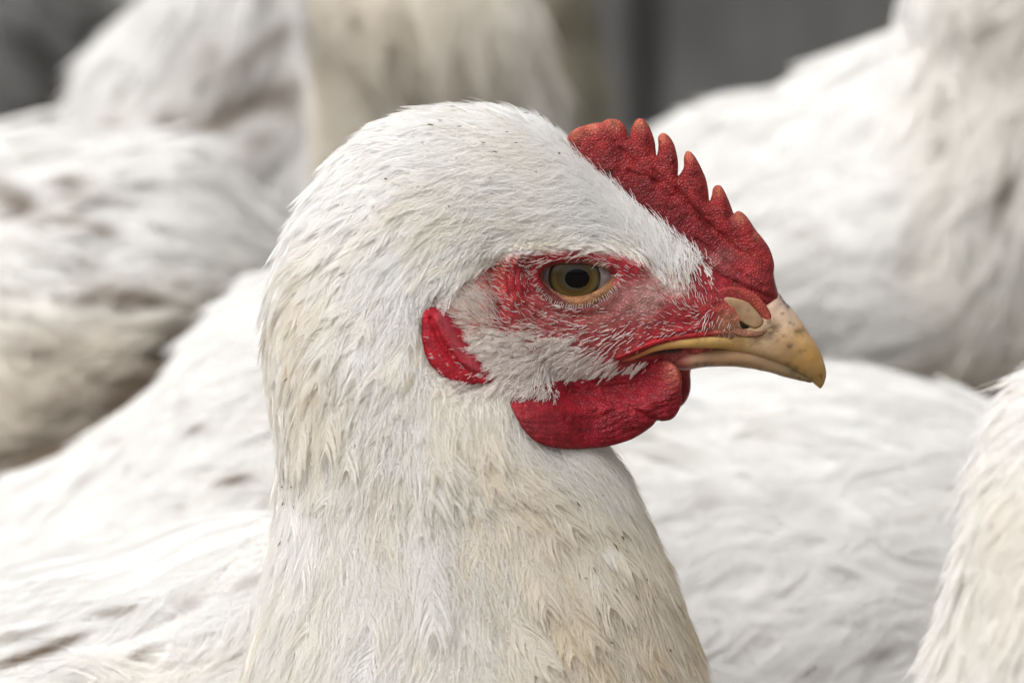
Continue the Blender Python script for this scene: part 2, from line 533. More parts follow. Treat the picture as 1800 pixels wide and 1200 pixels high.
M_wood = wood_mat('grey_weathered_wood', (0.135, 0.136, 0.135), (0.21, 0.211, 0.21))
YW = 0.98
wall = thing('board_wall', 'dark grey weathered board wall behind the white hens', 'wall')
gL = float(P([1108.], [100.], YW)[0, 0]); gR = float(P([1172.], [100.], YW)[0, 0])
edges = [(gL - 0.58, gL - 0.44), (gL - 0.437, gL - 0.295), (gL - 0.292, gL - 0.148), (gL - 0.145, gL), (gR, gR + 0.145), (gR + 0.148, gR + 0.29), (gR + 0.293, gR + 0.44)]
for a, b in edges:
    box('board', a, b, YW, YW + 0.022, 0.0, 0.56, M_wood, wall)
box('batten', gL - 0.62, gR + 0.48, YW + 0.0225, YW + 0.045, 0.0, 0.56, M_wood, wall)
# added roof, kept out of view, to shade the birds at the back
M_shade_roof = wood_mat('shade_roof_board', (0.12, 0.11, 0.10), (0.18, 0.165, 0.15))
roof = thing('shade_roof', 'added low roof out of view, shading the birds by the wall', 'roof')
ROOF_Y0, ROOF_Z = 0.76, 0.62
for k in range(3):
    y0 = ROOF_Y0 + k * 0.105
    box('board', gL - 0.75, gR + 0.6, y0, y0 + 0.103, ROOF_Z - 0.006 * k, ROOF_Z + 0.018 - 0.006 * k, M_shade_roof, roof)

# ================================================================ THE HEN IN FRONT
hen = thing('hen', 'white hen in sharp profile with red comb and yellow beak, in front of the others', 'hen', group='white hens crowded together')
top = [(1366, 545), (1335, 505), (1290, 482), (1232, 448), (1152, 386), (1065, 318), (985, 252), (892, 212), (800, 208), (712, 224), (632, 270), (574, 338), (526, 424),
       (500, 516), (492, 606), (502, 700), (514, 790), (514, 860), (505, 930), (492, 1005), (478, 1085), (462, 1180), (448, 1300), (456, 1450), (525, 1610), (680, 1730)]
bot = [(1350, 572), (1290, 605), (1230, 634), (1170, 652), (1112, 668), (1062, 684), (1020, 698), (992, 710), (992, 724), (1006, 740), (1026, 758), (1045, 778), (1060, 800),
       (1073, 824), (1086, 852), (1102, 888), (1122, 938), (1140, 978), (1160, 1022), (1180, 1080), (1205, 1155), (1238, 1255), (1262, 1390), (1240, 1560), (1150, 1700), (980, 1770)]
wid = [3.5, 7.5, 10, 12, 14, 15.5, 16.5, 17.5, 18.5, 20, 22, 24, 26,
       28, 29.5, 30.8, 32, 33.3, 34.8, 36.5, 38.5, 41, 44, 44, 36, 16]
lo = Loft(top, bot, wid, 0.0, None, nu=620, nt=420, ex=2.25)
# the trunk behind the neck
trunk = Loft([(900, 1200), (780, 1050), (640, 955), (530, 910), (430, 918), (320, 946), (210, 982), (50, 1018), (-140, 1075), (-330, 1165), (-480, 1290)],
             [(960, 1420), (900, 1650), (800, 1800), (680, 1880), (560, 1900), (420, 1900), (280, 1880), (120, 1850), (-60, 1780), (-260, 1680), (-420, 1500)],
             [14, 40, 54, 62, 66, 70, 72, 72, 66, 52, 22], 0.072, None, nu=220, nt=200, ex=2.1)
trunk.p = trunk.p + trunk.n * (((fbm(trunk.p, 22, 33, 2) - 0.5) * 0.008))[..., None]
trunk.frames()
pn = near(lo.p)
PX, PY = proj(pn)

FACE = np.array([(738, 520), (752, 476), (800, 458), (868, 452), (905, 440), (960, 437), (1010, 436), (1065, 442), (1110, 455), (1150, 480), (1180, 512), (1205, 508), (1235, 480), (1262, 500), (1300, 470), (1380, 470),
                 (1400, 600), (1250, 690), (1080, 690), (960, 690), (905, 700), (868, 676), (800, 672), (760, 640), (742, 590)], float)
fd = dist_line(FACE, PX, PY, True)
fin = inside(FACE, PX, PY)
face = np.where(fin, fd, -fd)                   # signed pixels inside the bare face
sd = np.sign(face)

# relief of the face (millimetres, outwards)
EYE = (1012, 491)
OPEN = np.array([(951, 485), (958, 472), (975, 464), (1002, 461), (1032, 462), (1056, 468), (1074, 476), (1083, 485), (1069, 500), (1051, 513), (1031, 521), (1010, 524), (989, 521), (970, 511), (957, 498)], float)
od = dist_line(OPEN, PX, PY, True); oin = inside(OPEN, PX, PY)
os_ = np.where(oin, od, -od)
disp = np.zeros_like(PX)
disp -= 4.2 * sstep(-7, 8, os_)
def gauss_line(line, s):
    return np.exp(-(dist_line(np.array(line, float), PX, PY) / s) ** 2)
disp += 1.5 * gauss_line([(900, 452), (950, 440), (1010, 437), (1070, 446), (1120, 468)], 20)
disp -= 0.5 * gauss_line([(925, 470), (935, 515), (965, 545), (1010, 556), (1060, 550)], 9)
disp += 0.35 * gauss_line([(945, 530), (975, 545), (1010, 550), (1050, 543), (1080, 520)], 8)
disp -= 1.1 * gauss_line([(862, 462), (868, 500), (880, 540)], 12)
disp += 1.3 * np.exp(-(((PX - 815) / 50) ** 2 + ((PY - 535) / 48) ** 2))
disp += 0.6 * np.exp(-(((PX - 905) / 30) ** 2 + ((PY - 500) / 45) ** 2))
rr = np.hypot((PX - 1012) / 1.25, PY - 491)
an = np.arctan2(PY - 491, PX - 1012)
wr = sstep(62, 75, rr) * (1 - sstep(105, 130, rr)) * (np.cos(an) < -0.05) * sstep(-0.05, -0.5, np.cos(an))
disp += 0.22 * wr * np.sin(rr * 0.62 + 2.2 * vnoise(lo.p, 160, 5))
disp -= 0.6 * gauss_line([(1090, 640), (1150, 622), (1190, 618), (1205, 622)], 7)
disp += 0.5 * gauss_line([(1240, 575), (1180, 585), (1120, 604), (1085, 628)], 8)
nz = (fbm(lo.p, 900, 11, 3) - 0.5) * 0.6 + (vnoise(lo.p, 1100, 13) - 0.5) * 0.3 * sstep(980, 900, PX) + (fbm(lo.p, 300, 12, 2) - 0.5) * 0.5
disp += np.where(fin, nz, 0)
lo.p = lo.p + lo.n * (disp * MM)[..., None]
lo.frames()

# natural colours of the skin
KC = 1.32
ctl = []
for x, y, c in [(905, 500, (140, 24, 34)), (880, 560, (132, 24, 34)), (930, 470, (125, 20, 30)), (1000, 440, (150, 26, 42)), (1100, 470, (145, 30, 42)), (1100, 530, (150, 95, 92)), (1060, 560, (140, 78, 74)),
                (1000, 562, (135, 58, 58)), (1135, 525, (160, 118, 112)), (1180, 560, (135, 35, 42)), (1230, 500, (118, 25, 32)), (1245, 560, (135, 26, 36)), (1150, 600, (130, 15, 28)), (950, 600, (155, 72, 72)),
                (900, 640, (170, 118, 112)), (1000, 640, (152, 72, 74)), (840, 556, (175, 115, 104)), (812, 528, (178, 145, 128)), (780, 475, (165, 62, 52)), (758, 515, (168, 66, 66)), (795, 585, (170, 80, 80)), (868, 515, (150, 50, 50)), (885, 600, (158, 66, 68)), (1050, 655, (150, 50, 58)), (1290, 510, (150, 50, 45)),
                (1325, 530, (155, 80, 58)), (1272, 575, (145, 95, 72)), (1305, 592, (155, 122, 98)), (1150, 650, (125, 15, 28)), (1200, 640, (140, 70, 66)), (1330, 480, (135, 28, 36)), (1200, 575, (135, 22, 34)),
                (860, 470, (160, 70, 60)), (760, 560, (150, 60, 60)), (920, 690, (180, 150, 140)), (1040, 600, (145, 60, 62)), (1100, 590, (140, 45, 50))]:
    ctl.append((x, y, *lin(*c, KC)))
scol = idw(ctl, PX, PY, 3.5, 10)
cr = np.array([0.83, 0.81, 0.77])
# pink shows between the short feathers of the forehead
fore = sstep(80, 0, -face) * sstep(1000, 1120, PX) * (PY > 330)
fred = sstep(48, 20, dist_line(np.array([(1165, 385), (1235, 430), (1290, 480), (1340, 515), (1262, 500), (1225, 480)], float), PX, PY))[..., None]
feath_c = cr[None, None] * (1 - 0.55 * fore[..., None]) + np.array([0.55, 0.20, 0.19]) * 0.55 * fore[..., None]
mk = sstep(-4, 14, face + 10 * (vnoise(lo.p, 400, 15) - 0.5))[..., None]
scol = scol * mk + feath_c * (1 - mk)
scol = scol * (1 - fred) + lin(130, 28, 35, 1.15) * fred
mouth = np.exp(-(dist_line(np.array([(1112, 629), (1150, 622), (1196, 619)], float), PX, PY) / 5.5) ** 2)[..., None]
scol = scol * (1 - 0.93 * mouth) + np.array([0.02, 0.018, 0.014]) * 0.93 * mouth
lidline = np.exp(-np.clip((-os_ - 14), 0, None) ** 2 / 60.0) * (os_ < 0) * (PY > 505)
scol = scol * (1 - 0.6 * lidline[..., None]) + np.array([0.03, 0.015, 0.012]) * 0.6 * lidline[..., None]

v, f, tri = lo.mesh()
col = np.vstack([scol.reshape(-1, 3), scol[0, 0], scol[-1, 0]])
me_f = [tuple(q) for q in f.tolist()] + tri
tv, tf, ttri = trunk.mesh()
nb0 = len(v)
me_f += [tuple(q + nb0 for q in r) for r in tf.tolist() + [list(t_) for t_ in ttri]]
v = np.vstack([v, tv]); col = np.vstack([col, np.tile(cr, (len(tv), 1))])
body = mesh_obj('body', v, me_f, M_skin, hen, col)

NV = near(lo.p)
vis = lo.p[..., 1] < lo.p[..., 1].mean(axis=1, keepdims=True) + 0.0
VX, VY = proj(lo.p)
VXf, VYf, Vf, Nf = VX[vis], VY[vis], lo.p[vis], lo.n[vis]
def on_skin(px, py):
    """nearest skin point (camera side) seen at these photo pixels, with its normal"""
    out, nn = [], []
    for x, y in zip(np.ravel(px), np.ravel(py)):
        d = (VXf - x) ** 2 + (VYf - y) ** 2
        k = np.argsort(d)[:4] if False else np.argpartition(d, 4)[:4]
        w = 1 / (d[k] + 0.5)
        out.append((Vf[k] * w[:, None]).sum(0) / w.sum()); nn.append(nrm((Nf[k] * w[:, None]).sum(0)))
    return np.array(out), np.array(nn)

def mirror_pair(name, v, f, mat, parent, col=None, sides=(1, -1), attrs=None, **kw):
    """the part on the camera side and its twin on the far side of the head"""
    res = []
    for s in sides:
        vv = np.array(v, float).copy()
        ff = f
        if s < 0:
            vv[:, 1] *= -1
            ff = f[:, ::-1] if isinstance(f, np.ndarray) else [tuple(reversed(q)) for q in f]
        res.append(mesh_obj(name, vv, np.ascontiguousarray(ff) if isinstance(ff, np.ndarray) else ff, mat, parent, col, attrs=attrs, **kw))
    return res

def inflate(poly, Y, T, lam, cell=0.22, n=240, relief=None, colf=None, T_of=None, bend=None, shift=(0, 0), both=True):
    """a fleshy flap: an outline in photo pixels on the plane y = Y given rounded thickness (T, lam in mm)"""
    q = cat(np.array(poly, float), n, True) + np.array(shift, float)
    W3 = P(q[:, 0], q[:, 1], Y)
    out = W3[:, [0, 2]]
    c = cell * MM
    x0, z0 = out.min(0) - 2 * c; x1, z1 = out.max(0) + 2 * c
    xs = np.arange(x0, x1, c); zs = np.arange(z0, z1, c)
    X, Z = np.meshgrid(xs, zs, indexing='ij')
    ins = inside(out, X, Z)
    u = np.zeros_like(X)
    l2 = (c / (lam * MM)) ** 2
    for _ in range(500):
        s = np.zeros_like(u)
        s[1:-1, 1:-1] = u[2:, 1:-1] + u[:-2, 1:-1] + u[1:-1, 2:] + u[1:-1, :-2]
        u = np.where(ins, (s + l2) / (4 + l2), 0)
    cellin = ins[:-1, :-1] & ins[1:, :-1] & ins[:-1, 1:] & ins[1:, 1:]
    cnt = np.zeros_like(X, int)
    for a in (0, 1):
        for b in (0, 1):
            cnt[a:a + cellin.shape[0], b:b + cellin.shape[1]] += cellin
    use = cnt > 0
    edge = use & (cnt < 4)
    Xs, Zs = X.copy(), Z.copy()
    ex, ez = snap_line(out, X[edge], Z[edge])
    Xs[edge], Zs[edge] = ex, ez
    h = T * MM * np.sqrt(np.clip(u, 0, None))
    pts = np.stack([Xs, np.full_like(X, Y), Zs], -1)
    pxs, pys = proj(pts)
    if T_of is not None: h = h * T_of(pxs, pys)
    if relief is not None: h = h + relief(pxs, pys, pts) * MM * sstep(0.0, 0.35, u)
    h[edge] = 0
    yc = np.full_like(X, Y) + (bend(pxs, pys) * MM if bend is not None else 0)
    idf = -np.ones_like(X, int); idf[use] = np.arange(use.sum())
    nf = use.sum()
    idb = idf.copy(); core = use & ~edge
    idb[core] = nf + np.arange(core.sum())
    B3 = P(pxs.ravel(), pys.ravel(), yc.ravel()).reshape(Xs.shape + (3,))
    hy = np.stack([0 * h, h, 0 * h], -1)
    front = (B3 - hy)[use]
    back = (B3 + hy)[core]
    vv = np.vstack([front, back])
    i, j = np.nonzero(cellin)
    F1 = np.stack([idf[i, j], idf[i + 1, j], idf[i + 1, j + 1], idf[i, j + 1]], -1)
    F2 = np.stack([idb[i, j], idb[i, j + 1], idb[i + 1, j + 1], idb[i + 1, j]], -1)
    cc = None
    if colf is not None:
        c0 = colf(pxs, pys, pts, u)
        cc = np.vstack([c0[use], c0[core]])
    return vv, np.vstack([F1, F2]), cc

# ---- comb
COMB = [(997, 245), (1003, 233), (1015, 225), (1030, 220), (1046, 216), (1058, 215), (1064, 211), (1075, 209), (1087, 211), (1097, 219), (1102, 230), (1104, 243), (1107, 236), (1112, 222), (1117, 212), (1125, 208),
        (1134, 212), (1141, 222), (1147, 236), (1151, 250), (1153, 266), (1154, 275), (1157, 262), (1157, 250), (1157, 241), (1163, 234), (1170, 235), (1178, 242), (1185, 254), (1189, 268), (1192, 285), (1192, 300), (1192, 309),
        (1198, 302), (1202, 292), (1202, 277), (1206, 267), (1212, 266), (1220, 273), (1228, 286), (1234, 298), (1241, 315), (1245, 335), (1247, 353), (1251, 343), (1253, 332), (1258, 326), (1266, 326), (1273, 335), (1280, 350),
        (1287, 368), (1290, 375), (1296, 371), (1304, 373), (1313, 381), (1322, 394), (1330, 406), (1340, 418), (1350, 432), (1357, 448), (1361, 466), (1360, 482), (1363, 498), (1367, 515), (1366, 535), (1345, 548), (1318, 545), (1290, 532),
        (1260, 520), (1238, 503), (1212, 478), (1190, 452), (1165, 420), (1135, 388), (1100, 350), (1065, 322), (1040, 303), (1018, 282), (1003, 260)]
TIPS = [(1010, 232, 16), (1040, 221, 14), (1077, 216, 15), (1125, 216, 13), (1164, 241, 11), (1209, 273, 11), (1262, 333, 10), (1300, 380, 12), (1330, 412, 8)]
def comb_col(px, py, p, u):
    c = lin(148, 36, 38, 0.85)[None, None] * np.ones(px.shape + (1,))
    dark = lin(122, 20, 28, 0.90)
    # deeper red low on the blade, paler where it thins towards the points
    line = np.array([(1010, 250), (1085, 260), (1130, 275), (1170, 300), (1205, 330), (1255, 380), (1300, 420), (1345, 470)], float)
    d = dist_line(line, px, py)
    below = np.clip(py - np.interp(px, line[:, 0], line[:, 1]), 0, 200)
    w = sstep(5, 90, below)[..., None]
    c = c * (1 - w) + dark * w
    bl = (fbm(p, 350, 21, 3)[..., None] - 0.5) * 0.7 + 1
    c = c * bl
    for x, y, r in TIPS:
        w = np.exp(-((px - x) ** 2 + (py - y) ** 2) / (r * r * 0.8))[..., None] * 0.8
        c = c * (1 - w * .7) + lin(190, 118, 92, 1.15) * w * .7
    e = sstep(0.35, 0.0, u)[..., None] * 0.35
    c = c * (1 - e) + lin(185, 80, 62, 1.2) * e
    w = np.exp(-(((px - 1258) / 26) ** 2 + ((py - 452) / 18) ** 2))[..., None] * 0.5 * fbm(p, 900, 31, 2)[..., None]
    c = c * (1 - w) + lin(150, 105, 98, 1.6) * w
    for x, y in [(1065, 298), (1067, 306), (1066, 314), (1075, 300)]:
        w = np.exp(-((px - x) ** 2 + (py - y) ** 2) / 14.0)[..., None] * 0.8
        c = c * (1 - w) + np.array([0.03, 0.02, 0.015]) * w
    return np.clip(c, 0, 0.9)
def comb_relief(px, py, p):
    r = (vnoise(p, 2200, 41) - 0.5) * 0.16 + (vnoise(p, 900, 42) - 0.5) * 0.22 + (fbm(p, 220, 43, 2) - 0.5) * 0.8
    for ln in [[(1090, 260), (1130, 300), (1180, 345)], [(1150, 300), (1200, 350), (1250, 400)], [(1190, 330), (1235, 385), (1300, 440)], [(1225, 420), (1290, 470), (1340, 500)], [(1255, 480), (1310, 500), (1355, 520)],
               [(1105, 300), (1160, 320)], [(1205, 440), (1270, 500)]]:
        r -= 0.45 * np.exp(-(dist_line(np.array(ln, float), px, py) / 4.5) ** 2)
    for a, b in [((1060, 225), (1075, 290)), ((1125, 220), (1140, 310)), ((1165, 245), (1180, 330)), ((1212, 275), (1225, 360)), ((1264, 335), (1275, 400)), ((1305, 385), (1320, 430))]:
        r += 0.5 * np.exp(-(dist_line(np.array([a, b], float), px, py) / 13) ** 2)
    return r
def comb_T(px, py):
    return 1 + 1.6 * np.exp(-(((px - 1320) / 55) ** 2 + ((py - 510) / 50) ** 2)) + 0.5 * np.exp(-(dist_line(np.array([(1060, 320), (1160, 420), (1260, 520)], float), px, py) / 40) ** 2)
vv, ff, cc = inflate(COMB, -0.0022, 2.4, 2.0, cell=0.2, n=520, relief=comb_relief, colf=comb_col, T_of=comb_T, bend=lambda x, y: 0.8 * np.sin((x - 1000) / 60.0) * sstep(420, 230, y))
comb = mesh_obj('comb', vv, ff, M_comb, hen, cc)

# ---- wattles
WATTLE = [(898, 704), (902, 722), (910, 738), (920, 755), (935, 771), (952, 781), (975, 787), (1002, 789), (1030, 788), (1060, 786), (1086, 780), (1110, 772), (1131, 760), (1147, 748), (1155, 739), (1165, 740), (1180, 737),
          (1190, 727), (1197, 712), (1199, 696), (1198, 680), (1199, 668), (1196, 655), (1190, 645), (1178, 636), (1160, 632), (1130, 638), (1080, 655), (1020, 665), (960, 672), (915, 686)]
def wat_col(px, py, p, u):
    c = lin(140, 18, 33, 0.9)[None, None] * (1 + (fbm(p, 300, 51, 3)[..., None] - 0.5) * 0.6)
    w = np.exp(-(((px - 1185) / 16) ** 2 + ((py - 648) / 24) ** 2))[..., None] * 0.75
    c = c * (1 - w) + lin(185, 105, 85, 1.0) * w
    w = np.exp(-(((px - 955) / 40) ** 2 + ((py - 745) / 22) ** 2))[..., None] * 0.3 * fbm(p, 700, 52, 2)[..., None]
    c = c * (1 - w) + lin(170, 90, 90, 1.1) * w
    w = (vnoise(p, 2600, 53) > 0.90)[..., None] * 0.25
    c = c * (1 - w) + lin(190, 120, 115, 1.0) * w
    return np.clip(c, 0, 0.9)
def wat_relief(px, py, p):
    r = (fbm(p, 250, 61, 2) - 0.5) * 1.2
    # long fine creases fanning back from the front lobe, nearly level
    yy = py + 0.10 * (px - 1050) + 30 * fbm(p, 130, 62, 3) + 0.0006 * (px - 1050) ** 2
    cr_ = np.abs(np.sin(yy * 0.30 + 2.5 * fbm(p, 420, 67, 2))) ** 0.6
    r -= 0.22 * (1 - cr_) * (0.4 + fbm(p, 300, 63, 2))
    vx = px + 10 * fbm(p, 240, 64, 2)
    r -= 0.16 * (1 - np.abs(np.sin(vx * 0.22)) ** 0.5) * fbm(p, 400, 65, 2)
    r -= 0.55 * np.exp(-(dist_line(np.array([(1000, 690), (1060, 698), (1110, 715), (1156, 741)], float), px, py) / 5) ** 2)
    r += 0.45 * np.exp(-(((px - 1150) / 40) ** 2 + ((py - 695) / 30) ** 2))
    r += (vnoise(p, 1300, 66) - 0.5) * 0.22 + (vnoise(p, 650, 68) - 0.5) * 0.25
    return r
gx_, gy_ = np.meshgrid(np.linspace(880, 1210, 16), np.linspace(660, 800, 9), indexing='ij')
gx_, gy_ = gx_.ravel(), gy_.ravel()
gp_, _ = on_skin(gx_, gy_)
qx_, qy_ = proj(gp_)
off_ = np.hypot(qx_ - gx_, qy_ - gy_) > 5
wy_ = np.where(off_, -0.0115, np.minimum(gp_[:, 1] - 0.0054, -0.0115)) * 1000
WCT = np.stack([gx_, gy_, wy_], -1)
def wat_bend(x, y):
    return idw(WCT, x, y, 4, 34)[..., 0] + 12.0 + 4.3 * sstep(720, 678, y + 0.10 * (x - 1050)) * sstep(1190, 1120, x) + 0.4 * np.sin(x / 45.0)
vv, ff, cc = inflate(WATTLE, -0.0120, 2.2, 2.6, cell=0.24, n=300, relief=wat_relief, colf=wat_col, bend=wat_bend)
wattle = mesh_obj('wattle', vv, ff, M_wattle, hen, cc)
vv2, ff2, cc2 = inflate(WATTLE, -0.0105, 2.8, 3.0, cell=0.4, n=200, relief=wat_relief, colf=wat_col)
vv2 = vv2.copy(); vv2[:, 1] *= -1; vv2[:, 0] += 0.0026; vv2[:, 2] -= 0.0008
mesh_obj('wattle', vv2, np.ascontiguousarray(ff2[:, ::-1]), M_wattle, hen, cc2)

# ---- ear lobes
LOBE = [(745, 546), (741, 575), (743, 605), (751, 631), (765, 651), (786, 666), (812, 674), (838, 676), (862, 672), (884, 660), (878, 636), (858, 614), (838, 588), (814, 560), (786, 543), (762, 539)]
def lobe_col(px, py, p, u):
    c = lin(150, 14, 32, 1.0)[None, None] * (1 + (fbm(p, 300, 71, 2)[..., None] - 0.5) * 0.4)
    w = np.exp(-(dist_line(np.array([(775, 555), (800, 600), (835, 645)], float), px, py) / 9) ** 2)[..., None] * 0.55
    return np.clip(c * (1 - w) + lin(165, 75, 82, 1.1) * w, 0, 0.9)
def lobe_relief(px, py, p):
    r = (fbm(p, 300, 72, 2) - 0.5) * 0.5
    r -= 0.7 * np.exp(-(dist_line(np.array([(758, 560), (775, 600), (805, 640), (845, 660)], float), px, py) / 5) ** 2)
    r += 0.7 * np.exp(-(dist_line(np.array([(770, 560), (790, 600), (825, 645)], float), px, py) / 8) ** 2)
    return r
ls, _ = on_skin([800], [620])
yl = float(ls[0, 1])
lobe_pts, _ = on_skin([760, 780, 850, 850], [560, 640, 600, 660])
gx_, gy_ = np.meshgrid(np.linspace(735, 890, 9), np.linspace(535, 680, 8), indexing='ij')
gp_, _ = on_skin(gx_.ravel(), gy_.ravel())
LCT = np.stack([gx_.ravel(), gy_.ravel(), gp_[:, 1] * 1000], -1)
def lobe_bend(x, y):
    t_ = (x - 742) * 0.80 - (y - 540) * 0.60            # px across the crescent, from its outer edge
    return idw(LCT, x, y, 4, 20)[..., 0] - yl * 1000 - 1.5 + 4.0 * sstep(8, 70, t_ + 8)
vv, ff, cc = inflate(LOBE, yl, 1.3, 1.6, cell=0.24, relief=lobe_relief, colf=lobe_col, bend=lobe_bend)
mirror_pair('ear_lobe', vv, ff, M_lobe, hen, cc)

# ---- beak
def horn_loft(secs, nu, nt, Y=0.0, ex=2.3, exb=None):
    t = [(s[0], s[1]) for s in secs]; b = [(s[2], s[3]) for s in secs]; w = [s[4] for s in secs]
    return Loft(t, b, w, Y, None, nu, nt, ex, None, exb)
ub = horn_loft([(1444, 682, 1440, 682, 0.5), (1449, 674, 1434, 677, 1.3), (1452, 660, 1422, 667, 2.3), (1450, 643, 1405, 654, 3.4), (1443, 622, 1384, 641, 4.6), (1431, 598, 1355, 630, 5.7), (1414, 572, 1326, 621, 6.7),
                (1396, 548, 1296, 614, 7.3), (1380, 529, 1268, 611, 7.8), (1367, 515, 1240, 610, 7.6), (1340, 535, 1225, 610, 7.0), (1310, 560, 1215, 610, 5.5)], 160, 140, exb=4.5)
UX, UY = proj(near(ub.p))
HB = 1.05
bctl = [(1440, 675, *lin(160, 128, 78, HB)), (1430, 620, *lin(176, 136, 74, HB)), (1400, 640, *lin(172, 134, 80, HB)), (1375, 610, *lin(186, 152, 112, HB)), (1350, 590, *lin(194, 168, 140, HB)), (1385, 560, *lin(192, 166, 142, HB)),
        (1370, 530, *lin(186, 160, 142, HB)), (1330, 600, *lin(190, 162, 128, HB)), (1300, 605, *lin(186, 150, 98, HB)), (1260, 605, *lin(184, 146, 84, HB)), (1340, 618, *lin(178, 150, 112, HB)), (1415, 590, *lin(184, 146, 94, HB))]
bc = idw(bctl, UX, UY, 3, 10)
def blot(c, X, Y, pts, rgb):
    for x, y, r, a in pts:
        q = np.stack([X, Y, 0 * X], -1)
        rr_ = np.hypot(X - x, (Y - y)) * (0.25 + 1.7 * fbm(q, 0.42, 81, 3))
        w = np.exp(-(rr_ / r) ** 2)[..., None] * a
        c = c * (1 - w) + np.array(rgb) * w
    return c
bc = blot(bc, UX, UY, [(1376, 551, 3, .8), (1389, 567, 3.2, .6), (1395, 571, 2.5, .5), (1402, 582, 7, .75), (1410, 580, 5, .6), (1378, 590, 4, .5), (1387, 608, 5, .8), (1392, 606, 3, .7), (1406, 618, 5, .4), (1415, 616, 2, .8), (1443, 659, 3.2, .8), (1444, 664, 2.5, .7),
                     (1360, 575, 11, .8), (1352, 588, 10, .7), (1330, 597, 12, .55), (1300, 600, 12, .45), (1352, 565, 6, .7), (1345, 580, 8, .55), (1330, 590, 8, .5), (1316, 591, 6, .6), (1300, 590, 5, .4), (1290, 600, 2, .6), (1412, 590, 2, .5), (1368, 598, 2.5, .4)], (0.10, 0.055, 0.02))
bc = blot(bc, UX, UY, [(1374, 521, 5, .8), (1380, 529, 6, .95), (1386, 538, 5, .9)], (0.02, 0.017, 0.015))
bc = blot(bc, UX, UY, [(1385, 640, 6, .5), (1400, 648, 6, .55), (1413, 658, 6, .6), (1425, 667, 5, .5)], (0.08, 0.08, 0.045))
ub.p = ub.p + ub.n * (((fbm(ub.p, 320, 82, 3) - 0.5) * 0.35)[..., None] * MM)
v, f, tri = ub.mesh()
upper = mesh_obj('upper_beak', v, [tuple(q) for q in f.tolist()] + tri, M_horn, hen, np.vstack([bc.reshape(-1, 3), bc[0, 0], bc[-1, 0]]))
lb = horn_loft([(1430, 668, 1424, 673, 0.8), (1418, 652, 1407, 669, 1.8), (1396, 632, 1380, 662, 2.9), (1362, 614, 1346, 652, 4.4), (1318, 602, 1305, 644, 6.1), (1275, 598, 1267, 641, 7.6), (1238, 597, 1232, 642, 9.0), (1205, 600, 1203, 646, 9.8), (1175, 610, 1178, 646, 8)], 100, 90)
LX, LY = proj(near(lb.p))
lc = idw([(1400, 660, *lin(150, 132, 98, HB)), (1340, 640, *lin(168, 140, 108, HB)), (1280, 630, *lin(160, 128, 94, HB)), (1230, 628, *lin(165, 130, 104, HB)), (1190, 635, *lin(150, 80, 72, HB))], LX, LY, 3, 10)
lc = blot(lc, LX, LY, [(1225, 640, 4, .6), (1240, 641, 5, .6), (1251, 640, 3, .6), (1283, 641, 3, .7), (1335, 648, 2, .7), (1405, 664, 3, .7), (1421, 671, 3, .8), (1395, 655, 8, .4)], (0.05, 0.035, 0.02))
lb.p = lb.p + lb.n * (((fbm(lb.p, 320, 83, 3) - 0.5) * 0.3)[..., None] * MM)
v, f, tri = lb.mesh()
mesh_obj('lower_beak', v, [tuple(q) for q in f.tolist()] + tri, M_horn, hen, np.vstack([lc.reshape(-1, 3), lc[0, 0], lc[-1, 0]]))

def tube_on(pts, nseg=60, nr=16, flat=0.7, out=0.3, closed=False, lift=None):
    """a soft ridge along the skin: pts rows are (px, py, half height in px)"""
    q = cat(np.array(pts, float), nseg, closed)
    c, n = on_skin(q[:, 0], q[:, 1])
    c = np.stack([np.convolve(np.pad(c[:, k], 3, mode='wrap' if closed else 'edge'), np.ones(7) / 7, 'valid') for k in range(3)], -1)
    n = nrm(np.stack([np.convolve(np.pad(n[:, k], 3, mode='wrap' if closed else 'edge'), np.ones(7) / 7, 'valid') for k in range(3)], -1))
    r = q[:, 2] * KPX
    if closed:
        tg = nrm(np.roll(c, -1, 0) - np.roll(c, 1, 0))
    else:
        tg = nrm(np.gradient(c, axis=0))
    b = nrm(np.cross(tg, n)); n2 = np.cross(b, tg)
    c = c + n2 * (out * r)[:, None]
    th = np.linspace(0, 2 * np.pi, nr, endpoint=False)
    v = c[:, None] + b[:, None] * (np.cos(th)[None, :, None] * r[:, None, None]) + n2[:, None] * (np.sin(th)[None, :, None] * (r * flat)[:, None, None])
    f = grid_faces(nseg, nr)
    if closed:
        j = np.arange(nr); a = (nseg - 1) * nr
        f = np.vstack([f, np.stack([a + j, a + (j + 1) % nr, (j + 1) % nr, j], -1)])
    return v.reshape(-1, 3), f
def fix(v, f):
    return v, f
# horny rim of the upper beak along the gape, and the red lip above it
rv, rf = tube_on([(1090, 634, 2.0), (1102, 632, 4), (1122, 624, 5), (1150, 612, 6.5), (1185, 604, 8.5), (1220, 601, 10.5), (1255, 601, 11.5), (1285, 603, 11), (1315, 608, 7), (1338, 614, 2)], 70, 18, 0.75, 0.1)
RX, RY = proj(rv)
rc = idw([(1095, 633, *lin(168, 80, 62, HB)), (1125, 624, *lin(178, 118, 76, HB)), (1160, 610, *lin(182, 140, 82, HB)), (1220, 602, *lin(186, 150, 88, HB)), (1280, 605, *lin(186, 152, 94, HB))], RX, RY, 3, 8)
rc = blot(rc, RX, RY, [(1228, 598, 6, .35), (1240, 597, 4, .4), (1265, 598, 4, .35), (1186, 601, 2, .5)], (0.12, 0.06, 0.03))
mirror_pair('gape_rim', rv, rf, M_horn, hen, rc)
lv, lf = tube_on([(1078, 631, 2), (1090, 627, 4), (1120, 613, 5), (1155, 600, 5.5), (1195, 592, 5.5), (1235, 587, 5), (1268, 584, 3), (1285, 584, HB)], 70, 14, 0.7, 0.2)
lcx, lcy = proj(lv)
